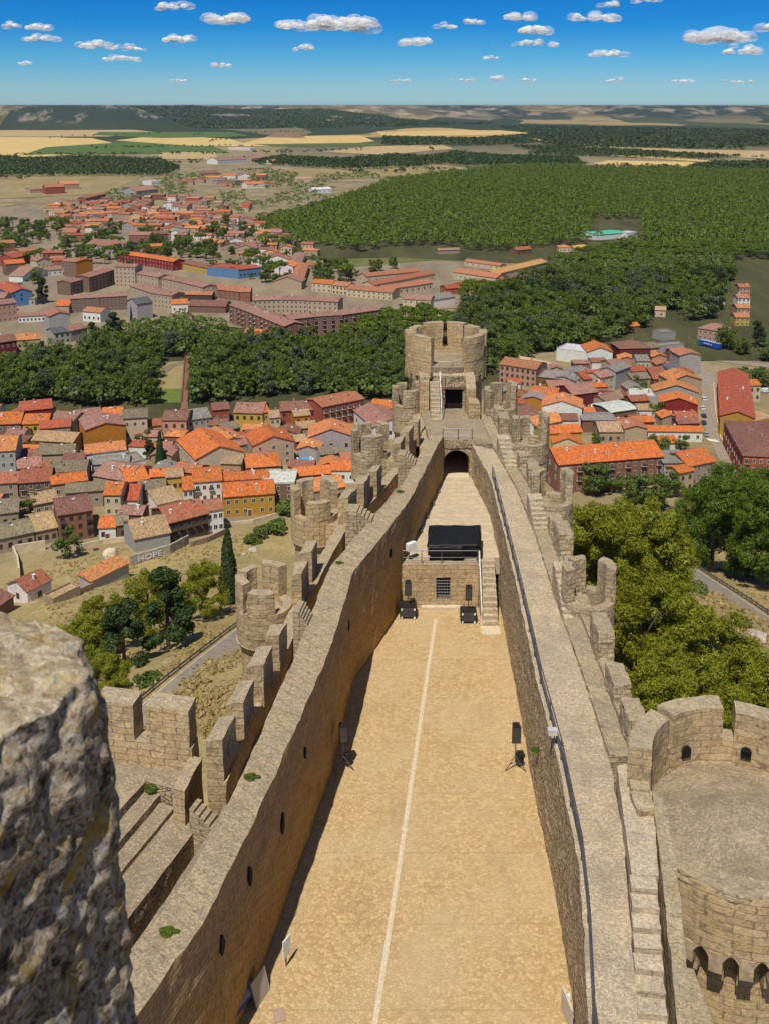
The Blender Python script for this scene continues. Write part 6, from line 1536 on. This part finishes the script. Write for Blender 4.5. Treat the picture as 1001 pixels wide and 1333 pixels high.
def furniture():
    st=R(82)
    for px,py,c,lb in((916,521,(.7,.7,.7),'white car parked highest along the sloping street'),(914,533,(.72,.72,.7),'second white car parked along the sloping street'),(915.5,543,(.03,.03,.035),'black car parked below the two white cars'),(915.5,552,(.05,.05,.06),'dark car parked below the black one on the street'),(918.5,567,(.35,.36,.38),'silver-grey car at the pedestrian crossing')):
        car(lb,px,py,st,c,'cars parked along the sloping street')
    car('white van parked in the yard behind the red-roofed terrace',997,511,.3,(.7,.7,.68),None,VAL,'van')
    car('dark red car standing in the dirt yard beside the graffiti wall',127,722,-.9,(.09,.02,.025));car('silver blue car parked next to the pink-tiled long shed',125,733,.5,(.30,.36,.45))
    rq=random.Random(9);cc=[(.7,.7,.7),(.05,.05,.06),(.3,.3,.32),(.55,.55,.55),(.25,.04,.03),(.06,.1,.25)];cn=['white','black','grey','silver','red','blue']
    k=0
    for (x0,y0),(x1,y1),n,rz,ph in(((322,430),(340,437),5,-.6,'outside the C-shaped block'),((318,352),(338,352),6,.1,'in front of the blue warehouse'),((10,296),(36,322),7,1.9,'on the dusty ring road'),((25,372),(40,364),4,.6,'near the vacant lot'),((226,344),(262,352),5,.1,'on the main road'),((520,398),(540,402),4,.1,'beside the twin-gabled house')):
        for i in range(n):
            f=(i+.5)/n;c=rq.randrange(6)
            word=['first','second','third','fourth','fifth','sixth','seventh'][i]
            car(f'tiny {cn[c]} car, {word} from left {ph}',x0+(x1-x0)*f,y0+(y1-y0)*f,rz,cc[c],'cars '+ph)
    # lorry
    p=at(922,453,VAL);rz=math.atan2(*(lambda a,b:(b.y-a.y,b.x-a.x))(at(905,447,VAL),at(938,455,VAL)))
    t=thing('lorry','long lorry with a bright blue trailer and green cab on the roadside','lorry',(p.x,p.y,VAL+.1),rz)
    m=MB();m.box(1.2,0,1.15,4.,13.4,2.5);m.build('trailer','paint',t,color=(.012,.075,.36))
    m=MB();m.box(1.2,0,4.01,4.06,13.3,2.4);m.build('trailer_top','paint',t,color=(.4,.45,.5))
    m=MB();m.box(-.6,-1.262,2.35,2.75,4.6,.02);m.box(2.6,-1.262,2.2,2.9,.7,.02);m.build('trailer_lettering','white_paint',t)
    m=MB();m.prism([(-8.1,-1.22),(-5.8,-1.22),(-5.8,1.22),(-8.1,1.22)],.6,3.3,top=[3.0,3.7,3.7,3.0]);m.build('cab','paint',t,color=(.02,.20,.12))
    m=MB();m.box(-8.1,0,1.7,2.8,.1,2.1);m.build('windscreen','glass',t)
    m=MB();m.box(.5,0,.7,1.14,14.5,1.0);m.build('chassis','rubber',t)
    for x in(-7,-4.6,4.2,5.4,6.6):
        for y in(-1.1,1.1):
            m=MB();m.bar((x,y-.16,.5),(x,y+.16,.5),.52,12);m.build('wheel','rubber',t)
    # footbridge over the river
    a=at(241,527,VAL);b=at(245,466,VAL);L=(b-a).length;rz=math.atan2(b.y-a.y,b.x-a.x)
    t=thing('footbridge','narrow brown wooden footbridge with sloping timber sides among the riverside trees','footbridge',(a.x,a.y,VAL),rz)
    m=MB();m.box(L/2,0,1.0,1.25,L,2.6);m.build('deck','wood',t)
    for s in(-1,1):
        m=MB();m.bar((0,s*1.35,2.5),(L,s*1.35,2.5),.1);m.bar((0,s*1.35,1.5),(L,s*1.35,1.5),.07)
        n=int(L/3)
        for i in range(n):m.bar((L*i/n,s*1.35,1.),(L*i/n,s*1.35,2.5),.09);m.bar((L*i/n,s*1.35,1.2),(L*i/n,s*2.3,.1),.09)
        m.build('truss_side','wood',t)
    for i in range(5):
        m=MB();m.box(L*(i+.5)/5,0,-2,1.,.7,2.2);m.build('pier','rock_mat',t)
    m=MB();m.prism([(-7,-1.5),(0,-1.5),(0,1.5),(-7,1.5)],-.5,.2,top=[.2,1.26,1.26,.2]);m.build('ramp','wood',t)
    # graffiti wall
    def wall(label,pts,h,th,mat='rock_mat',name='yard_wall',cat='wall'):
        P=[hit(a,b) for a,b in pts];t=thing(name,label,cat,P[0]);m=MB()
        for a,b in zip(P,P[1:]):
            d=Vector((b.x-a.x,b.y-a.y,0)).normalized();n=Vector((-d.y,d.x,0))*th/2;z=[a.z,b.z,b.z,a.z]
            m.prism([(q.x,q.y) for q in(a-n,b-n,b+n,a+n)],[q-1.5 for q in z],0,top=[q+h for q in z])
        m.build('masonry',mat,t,tuple(P[0]),(1.2,.1,.7));return t,P
    t,P=wall('grey rubble wall sprayed with large white graffiti letters',[(170,736),(222,721),(246,708)],3.,.5)
    cu=bpy.data.curves.new('graffiti','FONT');cu.body='HOPE';cu.size=2.4;cu.extrude=.015;cu.space_character=1.05;cu.offset=.05
    to=bpy.data.objects.new('graffiti_tmp',cu);COL.objects.link(to);bpy.context.view_layer.update()
    me=bpy.data.meshes.new_from_object(to.evaluated_get(bpy.context.evaluated_depsgraph_get()));bpy.data.objects.remove(to)
    g=bpy.data.objects.new('graffiti_lettering',me);COL.objects.link(g);m_plain('spray_paint',(.66,.66,.66),.8,0,.3,2.);g.data.materials.append(MATS['spray_paint']);g.parent=t
    a,b=P[0],P[1];d=Vector((b.x-a.x,b.y-a.y,0)).normalized();n=Vector((d.y,-d.x,0))
    g.location=(d*(2.2)+n*.38+Vector((0,0,.45)));g.rotation_euler=(R(90),0,math.atan2(d.y,d.x));g.scale=(1.25,1,1)
    wall('low white-topped wall along the lane behind the graffiti wall',[(100,716),(135,708),(168,704)],1.6,.4,'pale_stone')
    wall('ruined pale stone wall with empty doorways in the abandoned yard',[(18,722),(24,736),(26,752)],3.,.5,'pale_stone')
    wall('broken back wall of the abandoned yard with door gaps',[(20,722),(40,719),(60,716)],3.2,.5,'pale_stone')
    wall('terracotta-coloured garden wall at the foot of the slope',[(92,780),(122,768)],2.,.4,'chimney')
    wall('brick-topped wall between the dirt lane and the dry slope',[(248,712),(270,706),(296,694)],1.8,.5,'chimney')
    wall('long pale retaining wall beside the sloping street',[(928,500),(931,540),(937,572),(956,604),(975,632)],1.3,.4,'pale_stone')
    wall('pale wall at the lower end of the street under the ochre house',[(292,684),(330,680),(372,668)],1.,.4,'pale_stone')
    q=hit(145,730);t=thing('rock','pale rounded rock with a painted face in the dirt yard','rock',q)
    bm=bmesh.new();g_=bmesh.ops.create_icosphere(bm,subdivisions=3,radius=1)
    for v in g_['verts']:
        f=1+.16*noise.noise(v.co*1.6);v.co=Vector((v.co.x*2.4*f,v.co.y*2.*f,(v.co.z+.5)*2.8*f))
    me=bpy.data.meshes.new('boulder');bm.to_mesh(me);bm.free();me.materials.append(MATS['pale_stone']);o=bpy.data.objects.new('boulder',me);COL.objects.link(o);o.parent=t
    m=MB();m.box(-.5,-2.02,2.2,2.5,.35,.06);m.box(.45,-2.02,2.2,2.5,.35,.06);m.box(0,-2.1,1.3,1.75,.5,.06);m.build('painted_face','chimney',t)
    # rocks on the slope
    rq=random.Random(4)
    for k,(px,py,s,lb) in enumerate(((330,716,1.6,'grey rock on the bank left of the ochre house lane'),(318,722,1.,'smaller grey rock left of the bank rock'),(300,700,1.,'pale stone at the lane bend above the cypress'),(190,742,.9,'pale boulder at the foot of the graffiti wall'),(982,830,1.3,'boulder beside the right-hand guardrail'))):
        q=hit(px,py);bm=bmesh.new();g_=bmesh.ops.create_icosphere(bm,subdivisions=2,radius=s)
        for v in g_['verts']:v.co*=1+.35*noise.noise(v.co*1.3+Vector((k*7,0,0)));v.co.z*=.7
        me=bpy.data.meshes.new('rock');bm.to_mesh(me);bm.free();me.materials.append(MATS['rock_mat']);o=bpy.data.objects.new('rock',me);COL.objects.link(o);o.location=q;tag(o,lb,'rock')
    # small pool
    p=at(398,600,VAL);t=thing('swimming_pool','small blue swimming pool between village roofs','pool',(p.x,p.y,VAL))
    m=MB();m.box(0,0,0,1.0,6.4,4.4);m.build('pool_rim','white_paint',t);m=MB();m.box(0,0,1.0,1.04,5.6,3.6);m.build('pool_water','pool',t)
    # parasols / awnings
    for k,(px,py,c,lb) in enumerate(((774,520,(.75,.74,.72),'larger white parasol below the red awning'),(781,513,(.75,.74,.72),'white parasol just under the red awning'),(770,528,(.75,.74,.72),'lowest white parasol of the village terrace'))):
        p=at(px,py,VAL+2.6);t=thing('parasol',lb,'parasol',(p.x,p.y,VAL),0,'white parasols of the terrace')
        m=MB();m.cyl(0,0,2.5,3.3,1.9,.05,8);m.build('canopy','white_paint',t);m=MB();m.bar((0,0,0),(0,0,2.6),.05);m.build('pole','metal',t)
    p=at(788,511,VAL+3);t=thing('awning','dark red awning over the village terrace','awning',(p.x,p.y,VAL))
    m=MB();m.prism([(-4,-1.5),(4,-1.5),(4,1.5),(-4,1.5)],2.9,3.,top=[3.0,3.0,3.6,3.6]);m.build('canopy','paint',t,color=(.2,.015,.03))
    for x in(-3.8,3.8):
        m=MB();m.bar((x,-1.4,0),(x,-1.4,3),.06);m.build('post','metal',t)
    # street lamps
    for px,py,lb in((235,686,'lamp post beside the lane in front of the white brown-roofed house'),(378,343,'tall lamp post at the corner of the far side street'),(893,455,'slim lamp post left of the blue lorry')):
        p=at(px,py,VAL);t=thing('street_lamp',lb,'street lamp',(p.x,p.y,VAL))
        m=MB();m.bar((0,0,0),(0,0,7),.09);m.bar((0,0,7),(.9,-.5,7.2),.06);m.build('pole','metal',t);m=MB();m.box(1.05,-.58,7.1,7.3,.6,.3,-.5);m.build('lamp_head','pale_metal',t)
    # road bridge seen right of the end tower
    a=at(668,466,VAL+4);b=at(706,474,VAL+4);L=(b-a).length
    t=thing('road_bridge','grey concrete road bridge glimpsed between trees right of the end tower','bridge',(a.x,a.y,VAL),math.atan2(b.y-a.y,b.x-a.x))
    m=MB();m.box(L/2,0,3.2,4.,L+16,7);m.build('deck','pale_stone',t)
    for s in(-3.4,3.4):
        m=MB();m.box(L/2,s,4.,4.9,L+16,.2);m.build('parapet','pale_stone',t)
    for x in(2,L-2):
        m=MB();m.box(x,0,-1,3.2,1.2,5);m.build('pier','rock_mat',t)
    # white floodlight frame by the right wall
    q=hit(738,640);q=Vector((14.6,66.5,0));s=F/72.
    p=at(737,621,-3.);t=thing('floodlight','square pale metal floodlight frame standing behind a right wall turret','floodlight',(p.x,p.y,-12))
    m=MB();m.bar((0,0,0),(0,0,8.8),.06);m.build('pole','metal',t)
    m=MB()
    for a,b in(((-.6,9.6),(.6,9.6)),((-.6,8.8),(.6,8.8)),((-.6,8.8),(-.6,9.6)),((.6,8.8),(.6,9.6))):m.bar((a[0],0,a[1]),(b[0],0,b[1]),.07)
    m.build('frame','white_paint',t);m=MB();m.box(0,.1,8.9,9.5,1.05,.06);m.build('lamp_glass','glass',t)
    # courtyard bits near the camera
    p=at(322,1322,0);t=thing('information_panel','dark framed information panel tilted against the left wall, bottom of the courtyard','information panel',(p.x,p.y,0),R(62))
    m=MB();m.prism([(-.8,0),(.8,0),(.8,.08),(-.8,.08)],.55,1.0);m.v=[(x,y+(z-.55)*1.1,z) for x,y,z in m.v];m.build('board','paint',t,color=(.10,.10,.13))
    m=MB();m.prism([(-.7,-.012),(.7,-.012),(.7,-.002),(-.7,-.002)],.62,.94);m.v=[(x,y+(z-.55)*1.1,z) for x,y,z in m.v];m.build('printed_sheet','paint',t,color=(.30,.31,.36))
    m=MB();m.bar((-.7,.3,0),(-.7,.3,.7),.04);m.bar((.7,.3,0),(.7,.3,.7),.04);m.build('stand','metal',t)
    p=at(343,1300,0);t=thing('stage_board','pale board leaning in the shadow of the left wall','board',(p.x,p.y,0),R(65))
    m=MB();m.box(0,0,0,1.0,1.0,.06);m.v=[(x,y+z*.25,z) for x,y,z in m.v];m.build('panel','paint',t,color=(.35,.31,.25));m=MB();m.bar((-.45,.45,0),(-.45,.27,.95),.03);m.build('prop','metal',t)
    p=at(374,1258,0);t=thing('notice_post','thin white upright sign at the edge of the left wall shadow','sign',(p.x,p.y,0),R(60))
    m=MB();m.box(0,0,.5,1.35,.5,.05);m.build('plate','white_paint',t);m=MB();m.bar((0,.04,0),(0,.04,.6),.03);m.build('post','metal',t)
    p=at(364,1322,0);t=tag(MB().box(p.x,p.y,.0,.03,.45,.6,.3).build('floor_hatch','chimney',None),'small rusty hatch plate in the courtyard floor','hatch')
    p=at(737,1328,0);t=thing('lectern_board','pale board standing against the right wall at the bottom edge','board',(p.x,p.y,0),R(-80))
    m=MB();m.box(0,0,0,1.0,1.1,.08);m.build('panel','paint',t,color=(.5,.46,.40));m=MB();m.box(0,.05,0,1.15,.12,.1);m.build('edge_batten','white_paint',t)
    # floodlights on the castle
    p=(interp(LI,66.8)+.2,66.4);t=thing('floodlight','white floodlight on a bracket at the left end of the stage','floodlight',(p[0],p[1],3.3))
    m=MB();m.bar((0,0,0),(0,0,.75),.04);m.build('stand','metal',t);m=MB();m.box(.15,-.1,.7,1.25,.75,.3,.7);m.build('lamp_housing','white_paint',t)
    x=interp(RI,41.)-.1;t=thing('floodlight','small pale floodlight clamped to the right wall railing','floodlight',(x,41.,6.9))
    m=MB();m.box(0,0,0,.25,.42,.3);m.build('lamp_housing','pale_metal',t);m=MB();m.bar((.1,0,-.6),(.1,0,.05),.03);m.build('bracket','metal',t)
    # small wall floodlights along the stage walls
    for k in range(5):
        y=68.2+2.6*k;x=interp(LI,y)+.12;t=thing('wall_spotlight',f'tiny dark spotlight at the foot of the left wall, {["nearest the stage front","second from the stage front","middle of five","second from the passage","nearest the passage"][k]}','spotlight',(x,y,3.28),0,'spotlights along the stage floor')
        m=MB();m.box(.1,0,.05,.3,.22,.18,.4);m.build('housing','metal',t);m=MB();m.bar((0,0,0),(.05,0,.12),.03);m.build('bracket','metal',t)
    # weeds on the walls
    for x,y,z,s,lb in((-5.5,37.5,7.2,.3,'green weed on the wide left wall top beside the shadow pit'),(interp(LI,57.5)-1.2,57.5,7.2,.22,'small tuft of weed on the left wall at its bend'),(-10.2,39.6,5.1,.36,'weed growing on the bastion steps'),(interp(LO,69.)+.3,69.,7.2,.25,'weed on the left wall top beside the cross stair'),(-7.3,29.6,7.15,.3,'tuft of weed low on the wide left wall'),(interp(RI,45)-.1,45.,3.2,.26,'weed hanging on the right courtyard wall')):
        cr,tr=get('bush',0,'leaf_lime');s*=.55;t=thing('weed',lb,'weed',(x,y,z));t.scale=(s*1.4,s*.8,s*.7)
        for nm,me in(('foliage',cr),('stem',tr)):
            o=bpy.data.objects.new(nm,me);COL.objects.link(o);o.parent=t
old_town();right_town();mid_town();far_random()
furniture()
planting()
clouds()
sky_light()
